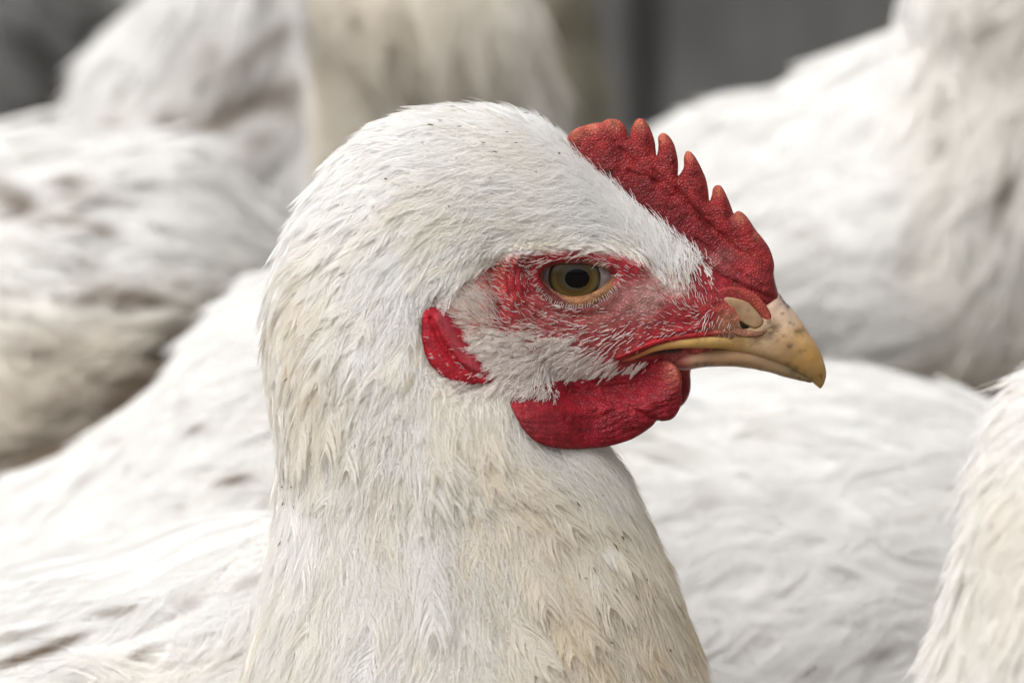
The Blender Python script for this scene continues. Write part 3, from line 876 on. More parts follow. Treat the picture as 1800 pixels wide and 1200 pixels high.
lcc = idw([(1085, 629, *lin(140, 20, 30, 1.3)), (1150, 602, *lin(155, 30, 36, 1.3)), (1230, 588, *lin(150, 28, 36, 1.3)), (1280, 584, *lin(160, 90, 75, 1.2))], lcx, lcy, 3, 8)
mirror_pair('lip', lv, lf, M_skin, hen, lcc)

# ---- nostril and the flap over it
M_dark = plain_mat('nostril_dark', (0.018, 0.012, 0.008), 0.7, 0.3, 500, 0.2)
ns_pt, ns_n = on_skin([1300], [555])
yb = min(float(ns_pt[0, 1]), -0.0082)
print('nostril depth', ns_pt[0, 1], yb)
def flap_col(px, py, p, u):
    c = lin(192, 164, 126, 0.74)[None, None] * (1 + (fbm(p, 350, 91, 2)[..., None] - 0.5) * 0.25)
    w = np.exp(-(((px - 1298) / 10) ** 2 + ((py - 540) / 6) ** 2))[..., None] * 0.3
    c = c * (1 - w) + lin(150, 125, 112, 0.65) * w
    rim = sstep(0.6, 0.1, u)[..., None] * (0.35 + 0.65 * fbm(p, 800, 95, 2)[..., None])
    c = c * (1 - 0.6 * rim) + lin(140, 88, 62, 0.8) * 0.6 * rim
    d_ = (vnoise(p, 1900, 96) > 0.86)[..., None] * 0.4
    return np.clip(c * (1 - d_) + np.array([0.16, 0.10, 0.05]) * d_, 0, 0.9)
FLAP = [(1267, 534), (1269, 526), (1280, 522), (1301, 526), (1316, 532), (1328, 544), (1338, 556), (1342, 566), (1337, 574), (1327, 577), (1313, 572), (1301, 564), (1294, 556), (1285, 549), (1275, 547), (1267, 545)]
vv, ff, cc = inflate(FLAP, yb + 0.0002, 0.9, 2.2, cell=0.16, colf=flap_col, relief=lambda x, y, p: (fbm(p, 420, 97, 2) - 0.35) * 0.5, bend=lambda x, y: (x - 1300) * 0.018)
mirror_pair('nostril_flap', vv, ff, M_horn, hen, cc)
HOLE = [(1262, 545), (1270, 543), (1284, 547), (1296, 556), (1308, 566), (1318, 574), (1308, 577), (1294, 572), (1280, 564), (1268, 554)]
vv, ff, cc = inflate(HOLE, yb + 0.0004, 0.7, 1.0, cell=0.16, bend=lambda x, y: (x - 1300) * 0.018)
mirror_pair('nostril', vv, ff, M_dark, hen)
def sill_col(px, py, p, u):
    c = lin(160, 108, 84, 1.1)[None, None] * (1 + (fbm(p, 400, 93, 2)[..., None] - 0.5) * 0.4)
    w = np.exp(-(((px - 1335) / 16) ** 2 + ((py - 582) / 7) ** 2))[..., None] * 0.7
    return np.clip(c * (1 - w) + np.array([0.10, 0.06, 0.03]) * w, 0, 0.9)
SILL = [(1258, 552), (1268, 556), (1282, 567), (1298, 575), (1314, 580), (1332, 581), (1346, 576), (1350, 582), (1338, 591), (1318, 593), (1296, 590), (1276, 580), (1262, 567)]
vv, ff, cc = inflate(SILL, yb + 0.0004, 0.9, 1.2, cell=0.16, colf=sill_col, bend=lambda x, y: (x - 1300) * 0.018)
mirror_pair('nostril_sill', vv, ff, M_skin, hen, cc)
HOOD = [(1252, 548), (1252, 528), (1260, 512), (1280, 504), (1304, 506), (1326, 515), (1342, 530), (1354, 550), (1358, 570), (1351, 577), (1343, 567), (1337, 556), (1326, 544), (1314, 534), (1300, 528), (1280, 525), (1269, 529), (1265, 538), (1262, 550)]
def hood_col(px, py, p, u):
    t = sstep(1260, 1350, px)[..., None]
    c = lin(140, 36, 36, 1.15) * (1 - t) + lin(150, 62, 50, 1.05) * t
    return np.clip(c * (1 + (fbm(p, 400, 94, 2)[..., None] - 0.5) * 0.5), 0, 0.9)
vv, ff, cc = inflate(HOOD, yb + 0.0006, 0.75, 1.8, cell=0.16, colf=hood_col, bend=lambda x, y: (x - 1300) * 0.018)
mirror_pair('nostril_hood', vv, ff, M_skin, hen, cc)

# ---- eyes
e_pt, e_n = on_skin(OPEN[:, 0], OPEN[:, 1])
ring_pt, _ = on_skin([990, 1040, 1012], [425, 430, 552])
y_open = np.median(e_pt[:, 1])
M_sclera = plain_mat('eye_white', (0.34, 0.31, 0.32), 0.15, 0.35, 500, 0.4, 0.2, c2=(0.20, 0.16, 0.16))
M_pupil = plain_mat('pupil_black', (0.003, 0.003, 0.004), 0.08, 0.0, 100, 0.22, 0.0)
def iris_mat():
    m, nt, nd, lk = new_mat('iris_hazel')
    at = N(nd, 'ShaderNodeAttribute', attribute_name='col')
    bs = N(nd, 'ShaderNodeBsdfPrincipled'); o_ = N(nd, 'ShaderNodeOutputMaterial')
    lk.new(at.outputs['Color'], bs.inputs['Base Color'])
    bs.inputs['Roughness'].default_value = 0.12; bs.inputs['Specular IOR Level'].default_value = 0.3
    lk.new(bs.outputs[0], o_.inputs['Surface'])
    return m
M_iris = iris_mat()
RXE, RYE = 8.6 * MM, 5.0 * MM
skin_eye_y = float(np.mean(on_skin([1012, 1012, 935, 1095], [434, 545, 500, 500])[0][:, 1]))
EC = P([EYE[0]], [EYE[1]], skin_eye_y)[0]
EC[1] = skin_eye_y + 0.0020 + RYE - 0.0006
def eye_cap(rx, rz, k, nr=24, na=64, c=(0, 0)):
    r = np.linspace(0, 1, nr)[:, None]; a = np.linspace(0, 2 * np.pi, na, endpoint=False)[None, :]
    x = (rx * r * np.cos(a) + c[0]); z = (rz * r * np.sin(a) + c[1])
    q = np.clip(1 - (x * x + z * z) / (RXE * k) ** 2, 0, 1)
    y = -RYE * k * np.sqrt(q)
    v = np.stack([EC[0] + x, EC[1] + y, EC[2] + z], -1).reshape(-1, 3)
    return v, grid_faces(nr, na)[:, ::-1].copy(), r, a
sv, sf, _, _ = eye_cap(RXE * 0.995, RXE * 0.995, 1.0, 40, 72)
iv, if_, r_, a_ = eye_cap(5.0 * MM, 4.5 * MM, 1.018, 40, 96, (-0.2 * MM, 0.1 * MM))
pv, pf, _, _ = eye_cap(2.35 * MM, 1.85 * MM, 1.03, 20, 64, (0.3 * MM, 0.0))
rg = np.repeat(np.linspace(0, 1, 40), 96); ag = np.tile(np.linspace(0, 2 * np.pi, 96, endpoint=False), 40)
fib = 0.5 + 0.5 * np.sin(ag * 37 + 3 * np.sin(ag * 5)) * 0.5 + 0.3 * vnoise(np.stack([np.cos(ag) * 6, np.sin(ag) * 6, rg * 3], -1), 1.5, 5)
ic = lin(122, 96, 44, 0.37)[None] * (0.8 + 0.3 * fib[:, None])
w = sstep(0.62, 0.42, rg)[:, None] * 0.75
ic = ic * (1 - w) + lin(60, 66, 66, 1.0) * w
w = (sstep(0.66, 0.74, rg) * (1 - sstep(0.86, 0.92, rg)))[:, None] * 0.10
ic = ic * (1 - w) + lin(150, 150, 110, 1.2) * w
w = sstep(0.88, 0.97, rg)[:, None] * 0.9
ic = ic * (1 - w) + lin(38, 36, 46, 1.0) * w
for s in (1, -1):
    mp = lambda a: a * np.array([1, s, 1])
    fl = lambda a: a if s > 0 else np.ascontiguousarray(a[:, ::-1])
    ey = mesh_obj('eye', mp(sv), fl(sf), M_sclera, hen)
    mesh_obj('iris', mp(iv), fl(if_), M_iris, ey, ic)
    mesh_obj('pupil', mp(pv), fl(pf), M_pupil, ey)

# lids: a ring over the edge of the opening, resting on the eyeball
def lid_ring(nseg=140, nr=18):
    q = cat(np.hstack([OPEN, np.zeros((len(OPEN), 1))]), nseg, True)
    cx, cy = q[:, 0].mean(), q[:, 1].mean()
    lower = sstep(475, 505, q[:, 1])
    hw = 7.5 + 2.5 * lower                                        # half width of the lid, px
    d = q[:, :2] - np.array([cx, cy]); d /= np.linalg.norm(d, axis=1, keepdims=True)
    m = q[:, :2] + d * hw[:, None] * (0.45 + 0.35 * lower)[:, None]
    base = P(m[:, 0], m[:, 1], skin_eye_y)
    x, z = base[:, 0] - EC[0], base[:, 2] - EC[2]
    ys = EC[1] - RYE * np.sqrt(np.clip(1 - (x * x + z * z) / RXE ** 2, 0.02, 1))
    c = np.stack([base[:, 0], ys - 0.0013 + 0.0001 * (1 - lower), base[:, 2]], -1)
    c[:, 1] = np.convolve(np.pad(c[:, 1], 5, mode='wrap'), np.ones(11) / 11, 'valid')
    tg = nrm(np.roll(c, -1, 0) - np.roll(c, 1, 0))
    o_ = nrm(np.stack([d[:, 0], 0 * d[:, 0], -d[:, 1]], -1))
    n = nrm(np.cross(tg, o_)); n *= np.sign(-n[:, 1:2])
    th = np.linspace(0, 2 * np.pi, nr, endpoint=False)
    r = hw * KPX
    v = c[:, None] + o_[:, None] * (np.cos(th)[None, :, None] * r[:, None, None]) + n[:, None] * (np.sin(th)[None, :, None] * (0.55 * r + 0.0002)[:, None, None])
    f = grid_faces(nseg, nr); j = np.arange(nr); a = (nseg - 1) * nr
    f = np.vstack([f, np.stack([a + j, a + (j + 1) % nr, (j + 1) % nr, j], -1)])
    return v.reshape(-1, 3), f
lv, lf = lid_ring()
LXX, LYY = proj(lv)
lidc = idw([(1010, 530, *lin(165, 112, 74, 0.85)), (960, 505, *lin(150, 100, 80, 0.85)), (1060, 515, *lin(160, 112, 72, 0.85)), (1085, 487, *lin(150, 95, 68, 0.85)), (1010, 455, *lin(112, 56, 50, 1.0)), (952, 478, *lin(140, 85, 80, 0.85))], LXX, LYY, 3, 8)
lidc = blot(lidc, LXX, LYY, [(1040, 519, 4, .7), (1046, 521, 3, .6), (1062, 516, 3, .5)], (0.05, 0.03, 0.015))
mirror_pair('eyelid', lv, lf, M_skin, hen, lidc)

def blobs(px, py, pts):
    r = np.zeros(np.shape(px))
    for x, y, a, b, ang, k in pts:
        c, s = math.cos(ang), math.sin(ang)
        dx, dy = px - x, py - y
        r += k * np.exp(-(((dx * c + dy * s) / a) ** 2 + ((-dx * s + dy * c) / b) ** 2) ** 1.3)
    return r

# ---- plumage of the front hen: px, py, direction x, direction y (photo, y down), length mm, half width mm
DIRS = [(1195, 500, -.35, -.95, 7, .55), (1215, 455, -.15, -1, 6, .5), (1240, 490, .1, -1, 4, .35), (1165, 450, -.5, -.85, 8, .7), (1120, 390, -.72, -.68, 8, .9), (1070, 320, -.8, -.55, 8, 1.0), (1010, 270, -.95, -.25, 8, 1.0), (1000, 225, -1, -.02, 8, 1.0),
        (1130, 470, -.75, -.62, 6, .6), (1080, 420, -.9, -.35, 8, .8), (1000, 425, -1, -.06, 8, .7), (1000, 350, -.97, -.15, 10, 1.2), (920, 400, -1, .05, 10, 1.1), (930, 300, -1, .0, 11, 1.5), (870, 445, -.97, .22, 8, .8), (850, 200, -1, .03, 12, 1.6),
        (740, 190, -1, .0, 14, 1.9), (800, 300, -1, .1, 13, 1.9), (800, 400, -.95, .25, 13, 1.7), (760, 455, -.85, .5, 10, 1.2), (660, 230, -1, .12, 15, 2.2), (700, 320, -.95, .25, 14, 2.3), (600, 330, -.85, .45, 15, 2.6), (680, 440, -.8, .6, 14, 2.2),
        (720, 500, -.6, .8, 11, 1.5), (560, 420, -.7, .7, 15, 2.8), (620, 520, -.6, .8, 15, 2.7), (500, 500, -.35, .95, 15, 3), (690, 590, -.35, .95, 14, 2.2), (728, 620, -.2, 1, 11, 1.6), (600, 640, -.25, 1, 17, 3.6), (500, 640, -.05, 1, 17, 3.8),
        (720, 700, -.02, 1, 15, 2.6), (790, 710, .05, 1, 13, 2.2), (860, 720, .1, 1, 13, 2.2), (620, 780, 0, 1, 21, 4.8), (520, 800, 0, 1, 20, 4.8), (760, 800, .1, 1, 21, 4.4), (880, 790, .28, .95, 19, 4.0), (970, 830, .4, .9, 17, 3.6), (1040, 870, .45, .9, 17, 3.6),
        (600, 930, -.03, 1, 25, 5.6), (500, 950, -.1, 1, 24, 5.6), (760, 950, .08, 1, 26, 5.6), (900, 920, .25, .97, 24, 5.2), (1010, 950, .35, .93, 22, 4.8), (1100, 980, .38, .92, 20, 4.6), (620, 1100, -.08, 1, 29, 6.5), (480, 1080, -.35, .94, 28, 6.4),
        (800, 1100, .05, 1, 30, 6.6), (950, 1080, .2, .98, 27, 6), (1080, 1120, .28, .96, 25, 5.6), (1170, 1120, .35, .94, 23, 5.2), (1200, 1250, .25, .97, 26, 6), (400, 960, -.9, .3, 24, 6.5), (250, 1010, -.95, .28, 28, 7.5), (100, 1070, -.95, .25, 30, 8),
        (350, 1100, -.85, .5, 30, 7.5), (200, 1150, -.93, .38, 32, 8), (50, 1180, -.95, .3, 34, 8.5), (-150, 1180, -.97, .25, 36, 9), (400, 1300, -.7, .7, 36, 8), (0, 1400, -.95, .3, 38, 9), (900, 1500, -.2, .98, 34, 8), (300, 1650, -.95, .2, 38, 9)]
DIRS = np.array(DIRS, float)
DIRS[:, 5] = np.where(DIRS[:, 5] > 2.5, 2.5 + (DIRS[:, 5] - 2.5) * 0.55, DIRS[:, 5])
XA, ZA = np.array([1., 0, 0]), np.array([0, 0, 1.])
def hen_dir(p, n, Tu, Tt):
    x, y = proj(near(p))
    d = idw(DIRS[:, :4], x, y, 3.2, 14)
    # slow wander so neighbouring feathers part and cross a little
    a = (fbm(p, 75, 101, 2) - 0.5) * 1.1
    v = d[:, :1] * XA + d[:, 1:2] * -ZA
    b = np.cross(n, v)
    return v + b * a[:, None]

def stain(p, seed=0):
    return 0.55 * fbm(p, 55, 110 + seed, 3) + 0.45 * fbm(p * np.array([1, 1, 0.4]), 130, 115 + seed, 2)

area_w = np.ones((lo.nu, lo.nt))
far_side = (lo.p[..., 1] > lo.p[..., 1].mean(axis=1, keepdims=True) + 4 * MM)
PX, PY = proj(near(lo.p))
TX, TY = proj(lo.p)
area_w[far_side] = 0.5
outf = (TX < -160) | (TX > 1960) | (TY > 1320)
area_w[outf] = 0.06
fd = dist_line(FACE, PX, PY, True); fin = inside(FACE, PX, PY)
face = np.where(fin, fd, -fd)
LW = idw(DIRS[:, [0, 1, 4, 5]], PX, PY, 3.2, 14)
cover = (face < 2 + 8 * (PX < 880)) & ~((PX > 1255) & (PY > 430)) & ~((PX > 1180) & (PY > 560) & (PY < 720))
area_w *= cover
wat_in = inside(np.array(WATTLE, float), PX, PY) & (PX > 912) & (PY > 700)
area_w *= ~wat_in
sp_map = np.clip(0.38 * np.sqrt(LW[..., 0] * LW[..., 1]), 0.85, 3.4)       # mm between feathers
den = area_w / sp_map ** 2
nf_est = int(np.sum(np.linalg.norm(np.cross(lo.du, lo.dt), axis=-1) * 1e6 * den) * 2.2)
u0, t0 = lo.scatter(nf_est * 2, den)
p0 = lo.at(lo.p, u0, t0)
x0, y0 = proj(near(p0))
lw = idw(DIRS[:, [0, 1, 4, 5]], x0, y0, 3.2, 14)
sp0 = np.clip(0.38 * np.sqrt(lw[:, 0] * lw[:, 1]), 0.85, 3.4) * MM
BARE = np.array([(1000, 262), (1035, 300), (1065, 325), (1100, 350), (1140, 390), (1175, 425), (1200, 455), (1235, 500)], float)
def idw_edge(x, y):
    d1 = dist_line(FACE, x, y, True)
    d2 = dist_line(BARE, x, y)
    return np.maximum(sstep(0, 55, np.minimum(d1, d2 + 8)), sstep(905, 835, x))
sets = []
bins = [(0, 0.9, 11, 3), (0.9, 1.8, 26, 4), (1.8, 2.8, 48, 4), (2.8, 4.0, 85, 4), (4.0, 20, 130, 4)]
nfe = 0
for bi, (w0, w1, nb, Q) in enumerate(bins):
    m = (lw[:, 1] >= w0) & (lw[:, 1] < w1)
    if not m.any(): continue
    uu, tt, pp, ll, ss = u0[m], t0[m], p0[m], lw[m], sp0[m]
    keep_ = rng.random(len(pp)) < 0.35 + 0.65 * idw_edge(*proj(near(pp)))
    uu, tt, pp, ll, ss = uu[keep_], tt[keep_], pp[keep_], ll[keep_], ss[keep_]
    k = thin(pp + rng.normal(0, 1, pp.shape) * ss[:, None] * 0.3, ss * 0.92)
    uu, tt, pp, ll = uu[k], tt[k], pp[k], ll[k]
    xx, yy = proj(near(pp))
    L = ll[:, 0] * MM * rng.uniform(0.7, 1.25, len(k)); W = ll[:, 1] * MM * rng.uniform(0.65, 1.25, len(k))
    eg = idw_edge(xx, yy)
    L = L * (0.5 + 0.5 * eg); W = W * (0.45 + 0.55 * eg)
    lift = (0.042 + 0.068 * np.exp(-((ll[:, 0] - 12) / 5.5) ** 2)) * rng.uniform(0.4, 1.5, len(k))
    lift = (lift + 0.06 * (rng.random(len(k)) > 0.92)) * (0.35 + 0.65 * eg)
    B, S, idx = feathers(lo, uu, tt, hen_dir, L, W, nb, lift, h0=rng.uniform(0.0001, 0.0014, len(k)) * np.clip(ll[:, 0] / 14, 0.3, 1), K=7, Q=Q, fwd=(2.8, 2.5, 2.4, 2.3, 2.2)[bi], messy=(0.35, 0.3, 0.24, 0.2, 0.18)[bi], seed=20 + bi)
    st = stain(pp)
    warm = 0.03 + sstep(250, 620, yy) * 0.24 + 0.52 * sstep(740, 1000, xx) * sstep(780, 960, yy) + 0.16 * sstep(950, 1200, yy) * (xx > 430)
    warm = warm * (1 - sstep(500, 430, xx) * sstep(840, 900, yy) * 0.92)
    onback = (xx < 450) & (yy > 850)
    tint = np.clip(warm + (st - 0.49) * 1.15 * (0.4 + sstep(200, 500, yy)) * np.where(onback, 0.35, 1) + rng.normal(0, 0.10, len(k)), 0, 1)
    tint = np.where(yy < 330, tint * 0.5, tint)
    ds = fbm(pp, 130, 131, 2)
    dirt_and_shade = np.clip((ds - 0.70) * 3.0, 0, 0.35) + 0.22 * sstep(900, 1150, xx) * sstep(800, 980, yy) * rng.random(len(k)) ** 2
    dirt_and_shade = dirt_and_shade * np.where(yy < 300, 0.3, np.where(onback, 0.4, 1))
    STREAKS = [(40, 1155, 60, 9, -.3, .7), (110, 1128, 40, 9, -.4, .6), (245, 1148, 22, 8, -.5, .6), (200, 1075, 40, 7, -.1, .5), (30, 1118, 60, 7, -.25, .4), (330, 1060, 26, 12, -.3, .25), (440, 1020, 30, 8, -.5, .3)]

    bt = tint[idx] + rng.normal(0, 0.06, len(idx))
    bd = np.clip(dirt_and_shade[idx] * rng.uniform(0.2, 1.3, len(idx)), 0, 0.8)
    if bi == 4:
        bmx, bmy = proj(B)
        bd = np.clip(bd[:, None] + blobs(bmx, bmy, STREAKS) * rng.uniform(.6, 1.1, (len(idx), 1)), 0, .85)
    r0 = (0.055, 0.05, 0.05, 0.05, 0.052)[bi] * MM
    sets.append((B, np.linspace(r0, r0 * 0.5, B.shape[1])[None], np.clip(bt, 0, 1), bd))
    sets.append((S, np.linspace(r0 * 1.5, r0 * 0.6, S.shape[1])[None], np.clip(tint + 0.15, 0, 1), dirt_and_shade))
    nfe += len(k)
    print('bin', bi, 'feathers', len(k), 'barbs', len(B))
# a ruffled tuft at the far side of the throat
tx_, ty_ = proj(lo.p)
sel = (np.abs(tx_ - 1066) < 16) & (np.abs(ty_ - 806) < 22) & (lo.p[..., 1] > -0.001)
u4, t4 = lo.scatter(26, sel * 1.0)
def tuft_dir(p, n, Tu, Tt):
    return np.tile(np.array([0.30, 0.0, -1.0]), (len(p), 1))
B4, S4, i4 = feathers(lo, u4, t4, tuft_dir, rng.uniform(5, 9, 26) * MM, rng.uniform(1.6, 2.6, 26) * MM, 34, rng.uniform(0.05, 0.32, 26), h0=0.0012, K=7, Q=4, fwd=1.0, messy=0.7, curl=-0.12, seed=91)
sets.append((B4, np.linspace(.05, .025, 4)[None] * MM, np.full(len(B4), .08), np.zeros(len(B4))))
sets.append((S4, np.linspace(.07, .03, 7)[None] * MM, np.full(26, .1), np.zeros(26)))
# fine loose filaments that soften the feather edges
fz_n = 250000
fz_den = area_w * (face < -10)
u3, t3 = lo.scatter(fz_n, fz_den)
p3 = lo.at(lo.p, u3, t3); x3, y3 = proj(near(p3))
lw3 = idw(DIRS[:, [0, 1, 4, 5]], x3, y3, 3.2, 14)
ke = rng.random(fz_n) < idw_edge(x3, y3) * (1 - 0.35 * sstep(800, 950, y3))
u3, t3, p3, x3, y3, lw3 = u3[ke], t3[ke], p3[ke], x3[ke], y3[ke], lw3[ke]
n3 = len(u3)
fz_a = rng.normal(0, 0.22, n3)
def fz_dir(p, n, Tu, Tt):
    v = hen_dir(p, n, Tu, Tt)
    return v + np.cross(n, v) * fz_a[:, None]
_, S3, _ = feathers(lo, u3, t3, fz_dir, lw3[:, 0] * MM * rng.uniform(0.3, 0.65, n3), np.full(n3, 0.1 * MM), 2, rng.uniform(0.02, 0.10, n3), h0=0.0013, K=5, Q=3, seed=77)
S3 = S3 + rng.normal(0, 0.0007, (n3, 1, 3)) * np.array([0, .3, .6, .9, 1.0])[None, :, None]
warm3 = sstep(250, 620, y3) * 0.13 + 0.30 * sstep(740, 1020, x3) * sstep(780, 960, y3)
warm3 = warm3 * (1 - sstep(500, 430, x3) * sstep(840, 900, y3) * 0.95)
sets.append((S3, np.array([[.04, .042, .04, .034, .02]]) * MM, np.clip(warm3 + (stain(p3) - 0.49) * 1.0 * (1 - 0.8 * sstep(500, 430, x3) * sstep(840, 900, y3)) + rng.normal(0, .05, n3), 0, 1), np.zeros(n3)))
plumage = curves_obj('plumage', sets, M_feather, hen)

# ---- bristles of the bare face: px, py, direction x, y, length mm, density /mm2, radius mm
BR = np.array([(905, 500, -.3, -.8, 0.9, 1.3, .055), (880, 470, -.8, -.4, 2.0, 2.5, .05), (900, 545, -.7, -.2, 1.4, 1.2, .055), (940, 545, -.85, -.25, 1.5, 1.1, .055), (990, 560, -1, -.12, 1.9, 1.3, .055), (1050, 550, -.95, .05, 1.0, .9, .045), (1100, 530, -.9, .0, 0.5, .8, .04),
               (1150, 545, -.8, -.3, 1.0, 1.0, .045), (1180, 530, -.6, -.7, 2.0, 1.4, .06), (1215, 515, -.35, -.9, 2.6, 1.5, .06), (1245, 520, -.3, -.9, 1.6, 1.0, .05), (1205, 565, -.85, -.2, 1.9, 1.4, .055), (1245, 565, -.45, .85, 2.0, 1.6, .055), (1270, 580, -.4, .9, 1.4, 1.2, .045),
               (1290, 500, -.5, -.5, .3, .1, .03), (1310, 540, 0, 1, .2, .02, .03), (1140, 590, -.8, .5, 1.6, .9, .06), (1090, 590, -.9, .4, 2.2, 1.3, .065), (1100, 620, -.75, .65, 1.6, .9, .075), (1060, 620, -.85, .5, 2.6, 1.6, .075), (1040, 585, -.95, .2, 2.6, 1.5, .06),
               (1000, 600, -.97, .15, 3.2, 2.4, .06), (940, 590, -1, .05, 3.0, 3.2, .05), (960, 640, -.9, .4, 4.5, 4.5, .06), (1020, 650, -.85, .5, 3.8, 3.2, .07), (1080, 655, -.75, .65, 3.2, 2.4, .075), (1130, 645, -.6, .8, 2.4, 1.2, .075), (1180, 655, -.4, .9, 1.5, .3, .06), (1170, 625, -.5, .8, .8, .2, .05),
               (900, 605, -.95, .1, 4.0, 3.6, .05), (890, 650, -.9, .42, 5.0, 6.0, .06), (940, 680, -.8, .6, 5.0, 6.0, .065), (850, 590, -.95, -.1, 3.6, 5.0, .045), (845, 640, -.93, .35, 5.5, 5.0, .05), (872, 620, -.95, .2, 6.0, 6.0, .05), (830, 600, -.9, .2, 5.0, 4.0, .045), (800, 520, -.7, -.7, 3.4, 15.0, .042), (840, 545, -.8, -.55, 3.4, 14.0, .042), (785, 560, -.85, -.2, 3.4, 3.0, .045), (865, 570, -.95, -.2, 3.0, 4, .045),
               (768, 500, -.7, -.3, 3.0, 1.5, .045), (855, 478, -.85, -.2, 2.4, 2.0, .04), (800, 465, -.8, .2, 2.5, 1.5, .045), (755, 540, -.4, .8, 3.5, 1.5, .055), (790, 610, -.7, .3, 1.5, .3, .04), (870, 680, -.75, .65, 5.0, 5.0, .06), (1010, 440, -.97, -.2, 1.6, 1.2, .055), (1070, 455, -.9, -.4, 2.4, 1.6, .06),
               (1110, 480, -.85, -.45, 1.8, 1.2, .05), (950, 445, -.95, -.05, 2.2, 2.0, .05), (1230, 600, -.5, .5, .3, .1, .03)], float)
def br_dir(p, n, Tu, Tt):
    x, y = proj(near(p))
    d = idw(BR[:, :4], x, y, 3.4, 10)
    return d[:, :1] * XA + d[:, 1:2] * -ZA
PXf, PYf = PX, PY
bm_ = idw(BR[:, [0, 1, 5]], PX, PY, 3.4, 10)[..., 0]
od = dist_line(OPEN, PX, PY, True); oin = inside(OPEN, PX, PY)
bm_ = bm_ * (face > -6) * ((~oin) & (od > 9)) * (~((PX > 1300) | ((PX > 1255) & (PY > 590)))) * (~(dist_line(np.array([(1100, 632), (1150, 617), (1200, 605), (1300, 600)], float), PX, PY) < 9))
ar = np.linalg.norm(np.cross(lo.du, lo.dt), axis=-1) * 1e6
bm_ = bm_ * (1 + 0.5 * sstep(580, 620, PY) * (PX < 1060))
wat_low = inside(np.array(WATTLE, float), PX, PY) & (PY > 690)
bm_ = bm_ * ~wat_low
nbr = int(np.sum(ar * bm_))
u1, t1 = lo.scatter(nbr, bm_)
p1 = lo.at(lo.p, u1, t1)
x1, y1 = proj(near(p1))
pr = idw(BR[:, [0, 1, 4, 6]], x1, y1, 3.4, 10)
L1 = pr[:, 0] * MM * rng.uniform(0.55, 1.3, nbr)
lift1 = rng.uniform(0.12, 0.42, nbr)
_, S1, _ = feathers(lo, u1, t1, br_dir, L1, np.full(nbr, 0.1 * MM), 2, lift1, h0=-0.0001, K=5, Q=3, curl=-0.06, seed=40)
S1 = S1 + rng.normal(0, 0.05, (nbr, 1, 3)) * (L1[:, None, None] * np.linspace(0, 1, 5)[None, :, None] ** 2)
sets = [(S1, pr[:, 1:2] * MM * np.array([[1.0, 1.05, 1.0, .8, .3]]), np.clip(rng.normal(0.15, 0.15, nbr), 0, 1), np.clip(rng.normal(-0.1, 0.1, nbr), 0, .4))]
# small downy tufts of the lower cheek and the jaw
mt = (bm_ > 2.6) * (PY > 585) * (PX < 1110) * (PX > 815) + 0.5 * ((PY > 632) & (PX > 1040) & (PX < 1145) & (face > -4)) * (bm_ > 0)
nt_ = 1300
mt = mt * ~wat_low * (1 - 0.9 * ((PX > 880) & (PX < 985) & (PY > 672)))
u2, t2 = lo.scatter(nt_, mt * 1.0)
p2 = lo.at(lo.p, u2, t2); x2, y2 = proj(near(p2))
pr2 = idw(BR[:, [0, 1, 4]], x2, y2, 3.4, 10)[:, 0]
L2 = np.clip(pr2 * 1.35, 2.0, 7) * MM * rng.uniform(0.7, 1.2, nt_)
B2, S2, i2 = feathers(lo, u2, t2, br_dir, L2, L2 * 0.10, 7, rng.uniform(0.1, 0.32, nt_), h0=0, K=5, Q=3, fwd=3.2, messy=0.4, seed=41)
sets.append((B2, np.array([[.06, .055, .03]]) * MM, np.clip(rng.normal(0.1, 0.12, len(B2)), 0, 1), np.zeros(len(B2))))
sets.append((S2, np.linspace(.09, .04, 5)[None] * MM, np.full(nt_, .3), np.zeros(nt_)))
# lashes along the lower lid and brow
q = cat(np.hstack([OPEN, np.zeros((len(OPEN), 1))]), 110, True)[:, :2]
cen = q.mean(0)
d = q - cen; d /= np.linalg.norm(d, axis=1, keepdims=True)
lash = []
for k in range(110):
    low = q[k, 1] > 488
    for rep in range(1 if low else 1):
        r_ = (11 if low else 9) + rng.normal(0, 1.0)
        a = q[k] + d[k] * r_ + rng.normal(0, 1, 2)
        if low:
            dr = d[k] * 0.8 + np.array([-0.12, 0.7]); ln = rng.uniform(6, 12)
        else:
            dr = np.array([-.9, .35]) + rng.normal(0, .2, 2); ln = rng.uniform(8, 20)
            if rng.random() < 0.45: continue
        dr = dr / np.linalg.norm(dr)
        b = a + dr * ln
        pa, na_ = on_skin([a[0]], [a[1]])
        A3 = pa[0]
        A3 = P([a[0]], [a[1]], A3[1] - 0.0002)[0]
        B3 = P([b[0]], [b[1]], A3[1] - 0.0009)[0]
        mid = (A3 + B3) / 2 + np.array([0, -0.0002, 0.00015])
        lash.append([A3, mid, B3])
lash = np.array(lash)
lash = np.concatenate([lash, lash * np.array([1, -1, 1])])
sets.append((lash, np.array([[.036, .036, .02]]) * MM, np.full(len(lash), .35), np.zeros(len(lash))))
bristles = curves_obj('bristles', sets, M_bristle, hen)

